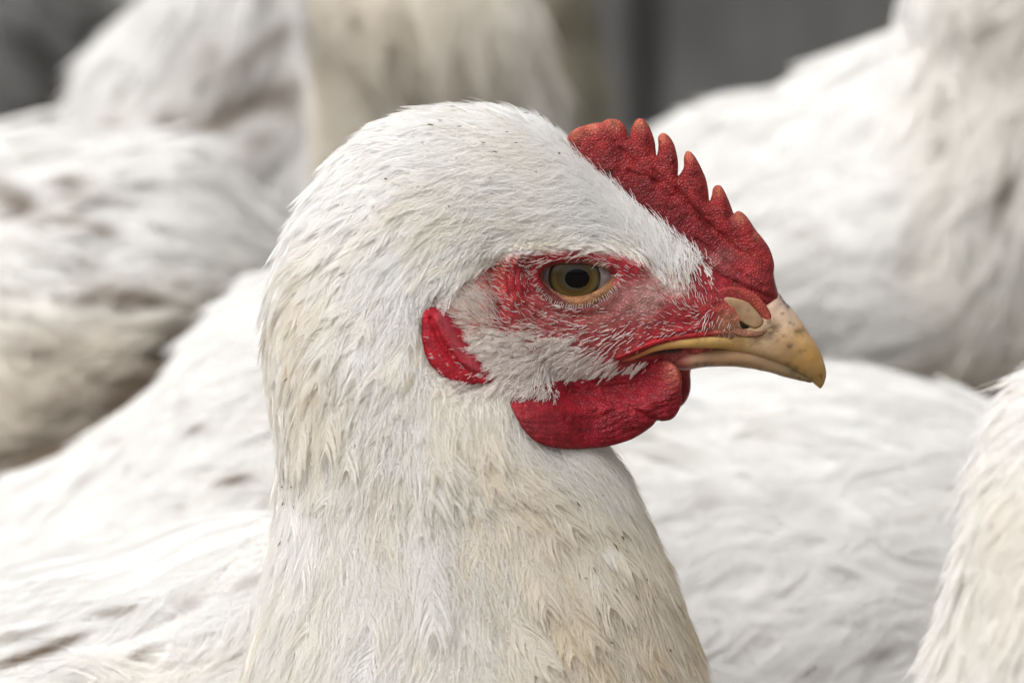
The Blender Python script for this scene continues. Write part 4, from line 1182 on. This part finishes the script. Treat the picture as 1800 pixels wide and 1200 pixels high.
# ---- flecks of dried dirt caught in the feathers
M_fleckd = plain_mat('dried_dirt', (0.22, 0.145, 0.075), 0.9, 0.6, 900, 0.1)
FL = [(773, 211, 12, 3, .1), (756, 219, 14, 4, .15), (807, 222, 12, 3, .05), (891, 232, 8, 3, 0), (983, 269, 9, 4, .4), (870, 267, 11, 2.5, .05), (907, 251, 8, 2.5, 0), (849, 251, 8, 2.5, .1), (678, 314, 8, 4, -.3), (789, 362, 6, 3, .8), (862, 312, 5, 2.5, .3), (742, 250, 7, 2, .2),
      (602, 481, 16, 2.5, -.4), (533, 346, 8, 2.5, -.5), (512, 403, 6, 3, -.6), (596, 409, 9, 2.5, -.5), (802, 278, 4, 2, 0), (943, 302, 6, 2, .2), (925, 199, 12, 2, .05), (950, 203, 10, 2, .05), (1010, 196, 9, 2, .4), (1022, 201, 9, 2, .3),
      (502, 668, 10, 2.5, -.9), (556, 623, 6, 2.5, -.8), (500, 822, 8, 5, .5), (507, 820, 5, 3, .5), (495, 855, 6, 4, .6), (512, 856, 5, 4, .8), (522, 805, 5, 3, .2), (548, 821, 3, 3, .2), (491, 955, 14, 3, -1.2), (497, 885, 8, 3, -1.3), (515, 890, 7, 3, 1.2), (488, 985, 8, 3, -1.2), (672, 768, 6, 2, -1),
      (681, 768, 5, 2, -1), (584, 625, 5, 2, -.9), (1082, 960, 22, 4, 1.0), (1102, 968, 14, 4, 1.0), (1095, 945, 12, 4, 1.1), (1017, 885, 14, 3.5, 1.1), (1085, 1040, 20, 3.5, 1.2), (1120, 1050, 14, 3.5, 1.1), (1150, 1047, 16, 3.5, .8), (1197, 1068, 16, 5, 1.0), (1137, 1018, 12, 3, .9), (1075, 1128, 8, 3, .6), (1178, 1142, 10, 4, .9),
      (908, 825, 4, 2, .5), (663, 952, 5, 2, .5), (1030, 1015, 4, 2, .2), (700, 815, 4, 2, .2), (1140, 1045, 10, 3, 1.2), (1045, 1000, 12, 3, 1.1), (615, 1122, 5, 2, .3), (1060, 870, 6, 2, .8)]
FPs = (lo.p + lo.n * 0.0031)[(lo.n @ np.array([0, -1, 0.14])) > 0.12]
FXs, FYs = proj(FPs)
fv, ff_ = [], []
for x, y, ln, w_, a in FL:
    dd_ = (FXs - x) ** 2 + (FYs - y) ** 2
    k_ = int(np.argmin(dd_))
    if dd_[k_] > 30: continue
    Yp = FPs[k_, 1]
    nseg = 5
    base = len(fv)
    ca, sa = math.cos(a), math.sin(a)
    for k in range(nseg):
        s = k / (nseg - 1) - 0.5
        ww = w_ * 0.38 * (1 - (2 * s) ** 2 * 0.8) * rng.uniform(0.6, 1.2)
        bx, by = x + ca * s * ln * .8 + rng.normal(0, .5), y + sa * s * ln * .8 + rng.normal(0, .5)
        for sx, sy, dy in ((-sa, ca, 0), (0, 0, -1), (sa, -ca, 0), (0, 0, 1)):
            q3 = P([bx + sx * ww], [by + sy * ww], Yp + dy * 0.00018)[0]
            fv.append(q3)
    for k in range(nseg - 1):
        for j in range(4):
            ff_.append((base + k * 4 + j, base + k * 4 + (j + 1) % 4, base + k * 4 + 4 + (j + 1) % 4, base + k * 4 + 4 + j))
    ff_.append(tuple(base + j for j in (3, 2, 1, 0))); ff_.append(tuple(base + (nseg - 1) * 4 + j for j in range(4)))
mesh_obj('dirt_flecks', fv, ff_, M_fleckd, hen, kind='stuff')

# ---- legs
M_shank = plain_mat('yellow_shank', (0.45, 0.28, 0.07), 0.5, 0.35, 300, 0.4, bump=0.3)
def add_leg(parent, x, y, ztop, yaw=0.0, sc_=1.0):
    ca, sa = math.cos(yaw), math.sin(yaw)
    vs, fs = [], []
    def tube(pts, rad, nr=10):
        c = np.array(pts, float); n = len(c)
        tg = nrm(np.gradient(c, axis=0)); ref = np.array([0.1, 1.0, 0.05])
        b = nrm(np.cross(tg, ref)); n2 = np.cross(b, tg)
        th = np.linspace(0, 2 * np.pi, nr, endpoint=False)
        v_ = c[:, None] + (b[:, None] * np.cos(th)[None, :, None] + n2[:, None] * np.sin(th)[None, :, None]) * np.array(rad)[:, None, None]
        base = len(vs); vs.extend(v_.reshape(-1, 3).tolist())
        fs.extend([tuple(int(base + q) for q in r) for r in grid_faces(n, nr)])
        fs.append(tuple(base + j for j in range(nr))); fs.append(tuple(base + (n - 1) * nr + j for j in reversed(range(nr))))
    R = lambda a, b, c: (x + a * ca - b * sa, y + a * sa + b * ca, c)
    tube([R(0.0, 0, ztop), R(-0.006, 0, ztop * .6), R(-0.012, 0, 0.085), R(-0.004, 0, 0.04), R(0, 0, 0.010)], [.016, .011, .0075, .0062, .007])
    for a in (-0.5, 0.0, 0.5):
        l = 0.055 if a == 0 else 0.047
        tube([R(0, 0, .012), R(l * .4 * math.cos(a), l * .4 * math.sin(a), .009), R(l * .8 * math.cos(a), l * .8 * math.sin(a), .0065), R(l * math.cos(a), l * math.sin(a), .003)], [.006, .0052, .004, .0015])
    tube([R(0, 0, .014), R(-.012, .003, .008), R(-.024, .006, .003)], [.005, .004, .0015])
    mesh_obj('leg', vs, fs, M_shank, parent)
bw = trunk.p[60:180].reshape(-1, 3)
bx, by, bz = bw[:, 0].mean(), bw[:, 1].mean(), bw[:, 2].min()
for s in (-1, 1):
    add_leg(hen, bx + 0.01, by + s * 0.032, bz + 0.03, 0.0)

# ================================================================ THE OTHER HENS
def other_hen(label, T, B, w, Y, ysh=None, nu=230, nt=190, L=30, W=8, nb=26, mat=None, spacing=7.0, r=0.16, droop=0.25, lift=0.09, tint=0.15, tint_var=0.9, dirt_and_shade=None, seed=1, group='white hens crowded together', reverse=False, dirfn=None, messy=0.28, stain_sc=45, legs=True, ex=2.1, warmf=None, own=None):
    root = own[0] if own else thing('hen', label, 'hen', group=group)
    l = own[1] if own else Loft(T, B, w, Y, ysh, nu, nt, ex)
    # soft swellings under the feathers
    if not own:
        l.p = l.p + l.n * (((fbm(l.p, 22, seed * 7 + 3, 2) - 0.5) * 0.010))[..., None]
        l.frames()
    v, f, tri = l.mesh()
    vx, vy = proj(v)
    wc = np.clip(tint + (warmf(vx, vy) if warmf is not None else 0 * vx), 0, 1)[:, None]
    dc = np.clip((dirt_and_shade(vx, vy, v) if dirt_and_shade is not None else 0 * vx) * 1.3, 0, .92)[:, None]
    base_c = (np.array(WHITE) if mat is None else np.array([.34, .34, .34]))  # grey under-colour of the shaded hens, dimmed like their feathers
    vc = (base_c * 0.95 * (1 - wc) + np.array(CREAM) * (base_c[0] / .88) * wc) * (1 - dc) + np.array(BROWN) * dc
    if not own: mesh_obj('body', v, [tuple(q) for q in f.tolist()] + tri, M_under, root, vc)
    TX, TY = proj(l.p)
    wgt = np.ones((l.nu, l.nt))
    wgt[(TX < -200) | (TX > 2000) | (TY < -200) | (TY > 1400)] = 0.03
    wgt[l.p[..., 1] > l.p[..., 1].mean(axis=1, keepdims=True) + 0.03] *= 0.25
    ar = np.linalg.norm(np.cross(l.du, l.dt), axis=-1) * 1e6
    n = int(np.sum(ar * wgt) / spacing ** 2 * 1.6)
    u, t = l.scatter(n, wgt)
    p = l.at(l.p, u, t)
    k = thin(p, np.full(n, spacing * 0.9 * MM))
    u, t, p = u[k], t[k], p[k]; n = len(k)
    def df(p_, n_, Tu, Tt):
        d_ = nrm(Tu) * (-1 if reverse else 1)
        a = (fbm(p_, 40, seed + 201, 2) - 0.5) * 1.3
        d_ = d_ + np.array([0, 0, -1.0]) * droop
        if dirfn is not None:
            x, y = proj(p_)
            d2 = dirfn(x, y)
            d_ = d2[:, :1] * XA + d2[:, 1:2] * -ZA
        return d_ + np.cross(n_, d_) * a[:, None]
    Ls = L * MM * rng.uniform(0.75, 1.25, n); Ws = W * MM * rng.uniform(0.8, 1.2, n)
    li = lift * rng.uniform(0.4, 1.7, n)
    Bc, S, idx = feathers(l, u, t, df, Ls, Ws, nb, li, h0=0.0008, K=6, Q=4, fwd=1.9, messy=messy, seed=seed + 60)
    px, py = proj(p)
    st = fbm(p, stain_sc, seed + 301, 3)
    tn = np.clip(tint + (st - 0.5) * tint_var + rng.normal(0, 0.06, n), 0, 1)
    if warmf is not None: tn = np.clip(tn + warmf(px, py), 0, 1)
    dt_ = np.zeros(n)
    if dirt_and_shade is not None: dt_ = np.clip(dirt_and_shade(px, py, p) * 1.5, 0, 0.9)
    bt = np.clip(tn[idx] + rng.normal(0, .05, len(idx)), 0, 1); bd = np.clip(dt_[idx] * rng.uniform(0.4, 1.2, len(idx)), 0, .9)
    mx_, my_ = proj(Bc)
    if dirt_and_shade is not None: bd = np.clip(dirt_and_shade(mx_, my_, Bc) * 1.5 * rng.uniform(0.7, 1.2, (len(idx), 1)), 0, .9)
    if warmf is not None: bt = np.clip(tint + (st[idx] - 0.5)[:, None] * tint_var + warmf(mx_, my_) + rng.normal(0, .06, (len(idx), 1)), 0, 1)
    curves_obj('back_plumage' if own else 'plumage', [(Bc, np.linspace(r, r * .55, 4)[None] * MM, bt, bd), (S, np.linspace(r * 1.4, r * .6, 6)[None] * MM, np.clip(tn + .1, 0, 1), dt_)], mat or M_feather, root)
    if legs:
        zb = l.p[..., 2].min(); c = l.p[int(nu * .45):int(nu * .85)].reshape(-1, 3).mean(0)
        for s in (-1, 1): add_leg(root, c[0] + 0.012 * s, c[1] + s * 0.03, zb + 0.05, 0.2 * s)
    print(label[:40], 'feathers', n, 'barbs', len(Bc))
    return root, l

other_hen('back of the front hen', None, None, None, None, own=(hen, trunk), L=30, W=6, nb=64, spacing=4.2, r=.07, lift=0.05, tint=0.02, tint_var=0.35, seed=51, messy=0.25, legs=False,
          dirfn=lambda x, y: idw(DIRS[:, :4], x, y, 3.2, 14), dirt_and_shade=lambda x, y, p: blobs(x, y, STREAKS))

# hen whose back shows on both sides of the front hen's neck
other_hen('bright white hen whose broad back shows on both sides of the front hen\'s neck',
          [(2120, 1120), (2060, 930), (1960, 830), (1850, 768), (1730, 722), (1640, 700), (1450, 674), (1240, 660), (1050, 628), (880, 545), (720, 488), (580, 478), (470, 512), (380, 578), (322, 655), (270, 715), (170, 778), (60, 848), (-60, 915), (-200, 1020), (-330, 1250)],
          [(2130, 1260), (2120, 1850), (2060, 2000), (1950, 2100), (1800, 2150), (1650, 2190), (1450, 2230), (1240, 2250), (1050, 2250), (880, 2250), (720, 2250), (580, 2230), (470, 2200), (380, 2170), (300, 2130), (220, 2100), (130, 2050), (30, 1990), (-80, 1930), (-220, 1850), (-330, 1410)],
          [12, 42, 58, 70, 78, 82, 86, 88, 88, 88, 86, 84, 82, 79, 76, 72, 67, 60, 50, 38, 14], 0.19, seed=3, tint=0.0, tint_var=0.15, L=32, W=7, nb=44, spacing=6.0, r=.11, droop=0.12, lift=0.05,
          dirt_and_shade=lambda x, y, p: blobs(x, y, [(340, 755, 14, 5, -.15, .8), (420, 840, 16, 6, -.25, .9), (405, 845, 30, 12, -.2, .25), (200, 775, 30, 6, -.2, .25), (150, 840, 18, 5, -.4, .3), (1540, 1150, 26, 9, -.2, .4), (1430, 1190, 30, 10, 0, .3), (320, 890, 5, 4, 0, .7)]) + np.clip(fbm(p, 90, 77, 2) - .76, 0, .1) * 1.2)

# large hen at the left
other_hen('hen on the left with a white back and dirty brown stained flank',
          [(-420, 450), (-330, 340), (-200, 290), (-100, 278), (0, 272), (70, 274), (140, 280), (215, 284), (290, 290), (335, 310), (382, 346), (425, 396), (452, 450), (466, 502)],
          [(-420, 600), (-380, 850), (-260, 1000), (-140, 1060), (-20, 1090), (60, 1080), (130, 1050), (200, 1000), (270, 940), (320, 880), (370, 800), (415, 715), (445, 640), (464, 560)],
          [10, 45, 62, 72, 78, 80, 78, 74, 68, 60, 50, 38, 24, 8], 0.30, seed=5, tint=0.03, tint_var=0.25, L=34, W=7, nb=44, spacing=6.5, r=.15, droop=0.35, lift=0.13, messy=0.35,
          warmf=lambda x, y: 0.45 * sstep(480, 680, y + 0.15 * x),
          dirt_and_shade=lambda x, y, p: blobs(x, y, [(25, 352, 70, 22, .6, .55), (120, 318, 26, 12, 0, .5), (128, 345, 20, 10, .2, .55), (180, 405, 26, 14, .2, .6), (128, 385, 24, 12, 0, .4), (235, 525, 52, 15, .1, .7), (160, 520, 34, 16, -.5, .45), (150, 465, 22, 28, .5, .22), (190, 352, 34, 9, .2, .28),
                                            (262, 640, 22, 55, .5, .32), (90, 620, 100, 34, .2, .25), (120, 700, 80, 24, -.4, .3), (40, 790, 80, 34, -.4, .3), (212, 690, 56, 22, -.7, .45), (60, 440, 50, 10, .3, .16), (300, 470, 40, 8, .3, .16), (330, 540, 30, 8, .6, .2), (300, 600, 40, 10, -.9, .3)]) + 0.55 * np.exp(-(dist_line(np.array([(-40, 880), (120, 790), (265, 700), (310, 630), (370, 560), (465, 505)], float), x, y) / 24) ** 2) + 0.08 * sstep(560, 800, y) + np.clip(fbm(p, 110, 78, 3) - .58, 0, .3) * 1.3 * sstep(420, 640, y))  # the dist_line band paints in the crease shade above the next hen

# hen behind the crown: cream neck upright, stained wing to the left
def rear_dir(x, y):
    d = np.zeros((len(x), 2))
    nk = sstep(500, 560, x)
    d[:, 0] = -0.85 * (1 - nk) + 0.02 * nk; d[:, 1] = 0.55 * (1 - nk) + 1.0 * nk
    return d
other_hen('hen with upright cream neck and brown stained wing, behind the front hen\'s crown',
          [(650, -520), (600, -420), (572, -300), (560, -200), (548, -130), (480, -110), (400, -90), (318, -30), (262, 35), (208, 105), (168, 175), (146, 235)],
          [(820, -520), (850, -420), (862, -300), (870, -180), (885, -40), (925, 110), (950, 260), (930, 480), (780, 620), (520, 640), (300, 560), (170, 380)],
          [16, 32, 38, 42, 46, 54, 62, 68, 68, 62, 48, 16], 0.46, [-38, -38, -38, -38, -38, -36, -14, 8, 20, 28, 34, 40], seed=8, tint=0.0, tint_var=0.2, L=34, W=8, nb=40, spacing=7.5, r=.18, lift=0.13, messy=0.35, dirfn=rear_dir,
          warmf=lambda x, y: 0.42 * sstep(530, 552, x) - 0.15 * sstep(870, 920, x),
          dirt_and_shade=lambda x, y, p: blobs(x, y, [(480, 170, 50, 22, -.3, .45), (515, 195, 14, 24, 0, .3), (390, 210, 60, 18, -.5, .55), (300, 225, 34, 20, 0, .5), (350, 262, 40, 12, -.5, .6), (460, 250, 34, 14, -.4, .45), (440, 100, 60, 10, -.6, .45), (370, 100, 14, 30, .2, .3), (490, 60, 30, 8, -.6, .4), (420, 310, 30, 14, -.5, .4),
                                            (190, 235, 18, 20, 0, .7), (400, 150, 120, 90, 0, .10), (610, 60, 10, 60, .2, .10), (700, 60, 10, 60, -.1, .10)]))

# hen at the back, its shaded neck edge
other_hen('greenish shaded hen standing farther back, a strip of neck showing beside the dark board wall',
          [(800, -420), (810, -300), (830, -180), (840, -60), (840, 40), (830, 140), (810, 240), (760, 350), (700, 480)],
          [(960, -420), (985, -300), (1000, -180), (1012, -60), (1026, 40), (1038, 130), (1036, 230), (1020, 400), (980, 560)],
          [14, 30, 38, 42, 46, 50, 54, 56, 40], 0.66, seed=11, mat=M_olive, tint=0.5, tint_var=0.5, L=38, W=10, nb=20, spacing=10, r=.26, lift=0.12, dirt_and_shade=lambda x, y, p: 0.06 + blobs(x, y, [(975, 110, 14, 80, .15, .3), (1000, 60, 10, 60, -.2, .2)]))

# right hand hen, body and tall neck
def right_dir(x, y):
    nk = sstep(1520, 1640, x - 0.12 * y)
    d = np.zeros((len(x), 2))
    d[:, 0] = -0.85 * (1 - nk) - 0.22 * nk; d[:, 1] = 0.45 * (1 - nk) + 0.95 * nk
    return d
other_hen('large white hen behind the yellow beak, its neck rising past the top right corner',
          [(1660, -420), (1628, -300), (1612, -200), (1605, -100), (1604, -10), (1598, 48), (1520, 86), (1440, 122), (1370, 164), (1300, 182), (1230, 210), (1185, 255), (1150, 320), (1130, 390)],
          [(1860, -420), (1910, -300), (1945, -180), (1990, -50), (2050, 120), (2090, 320), (2060, 520), (1960, 640), (1820, 690), (1640, 700), (1440, 690), (1300, 650), (1190, 580), (1140, 480)],
          [16, 32, 38, 42, 46, 52, 60, 68, 74, 76, 72, 60, 40, 14], 0.33, [-20, -20, -20, -20, -18, -10, 0, 8, 12, 16, 18, 20, 22, 24], seed=14, tint=0.0, tint_var=0.2, L=32, W=7.5, nb=44, spacing=6.8, r=.15, lift=0.08, dirfn=right_dir,
          warmf=lambda x, y: 0.16 * sstep(1540, 1640, x) + 0.25 * sstep(600, 690, y) * sstep(1500, 1650, x),  # the lower warm band paints in the belly's shade
          dirt_and_shade=lambda x, y, p: blobs(x, y, [(1770, 340, 18, 40, .25, .45), (1745, 390, 16, 50, .3, .3), (1655, 255, 16, 30, .5, .25), (1730, 50, 30, 14, -.5, .2), (1590, 480, 14, 40, .6, .25), (1355, 340, 22, 6, -.2, .25), (1390, 330, 14, 6, -.5, .25), (1410, 410, 40, 8, -.4, .22), (1445, 440, 10, 24, .5, .22), (1640, 200, 10, 40, .3, .15), (1690, 700, 60, 20, .2, .22)]))  # stains; the last blob is painted belly shade

# corner hen
CD = np.array([(1790, 665, -.9, -.1), (1740, 720, -.95, .1), (1800, 740, -.9, .3), (1700, 800, -.85, .5), (1780, 850, -.8, .6), (1670, 900, -.6, .8), (1760, 950, -.6, .8), (1650, 1000, -.5, .85), (1720, 1080, -.4, .9), (1800, 1100, -.35, .95), (1640, 1150, -.4, .9)], float)
other_hen('fluffy white hen cut off by the lower right corner of the frame',
          [(1923, 615), (1868, 668), (1818, 706), (1782, 752), (1754, 810), (1730, 872), (1712, 940), (1700, 1010), (1690, 1090), (1678, 1190), (1658, 1320), (1638, 1500), (1668, 1700), (1798, 1850)],
          [(1930, 610), (2000, 680), (2060, 760), (2100, 850), (2130, 950), (2150, 1040), (2170, 1130), (2190, 1220), (2200, 1320), (2210, 1430), (2200, 1560), (2180, 1700), (2120, 1820), (1950, 1890)],
          [8, 20, 28, 33, 38, 42, 45, 48, 50, 52, 54, 54, 48, 20], -0.075, seed=17, nu=180, nt=150, tint=0.10, tint_var=0.5, warmf=lambda x, y: 0.14 * sstep(1660, 1760, x) * sstep(760, 900, y), L=13, W=2.6, nb=30, spacing=2.4, r=.06, lift=0.17, messy=0.4, dirfn=lambda x, y: idw(CD, x, y, 3, 14),
          dirt_and_shade=lambda x, y, p: blobs(x, y, [(1783, 886, 5, 3, 0, .9), (1742, 926, 4, 4, 0, .7), (1770, 691, 4, 3, 0, .6), (1650, 962, 4, 4, 0, .8), (1708, 785, 6, 14, 0, .25)]))

# hens in the shade at the top left, shade put into their feather colour
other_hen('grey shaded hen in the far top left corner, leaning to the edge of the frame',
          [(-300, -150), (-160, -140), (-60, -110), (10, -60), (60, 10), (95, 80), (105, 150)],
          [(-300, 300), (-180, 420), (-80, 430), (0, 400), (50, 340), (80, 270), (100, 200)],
          [20, 50, 60, 58, 48, 32, 10], 0.76, seed=21, mat=M_shaded, tint=0.1, tint_var=0.6, L=44, W=12, nb=18, spacing=12, r=.3, lift=0.14, droop=.4,
          dirt_and_shade=lambda x, y, p: blobs(x, y, [(75, 100, 14, 80, -.5, .5), (110, 190, 30, 60, 0, .6)]))  # the lower blob paints in the dark gap's shade beside this hen
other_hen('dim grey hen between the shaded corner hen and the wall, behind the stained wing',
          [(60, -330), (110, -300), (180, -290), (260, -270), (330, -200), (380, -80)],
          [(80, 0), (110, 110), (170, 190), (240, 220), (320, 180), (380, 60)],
          [16, 44, 54, 54, 42, 14], 0.87, seed=23, mat=M_shaded, tint=0.2, tint_var=0.6, L=44, W=12, nb=18, spacing=12, r=.3, lift=0.14, droop=.4,
          dirt_and_shade=lambda x, y, p: 0.1 + blobs(x, y, [(115, 160, 35, 70, .2, .7), (165, 25, 18, 18, 0, .3)]))  # the large blob paints in the same shaded gap
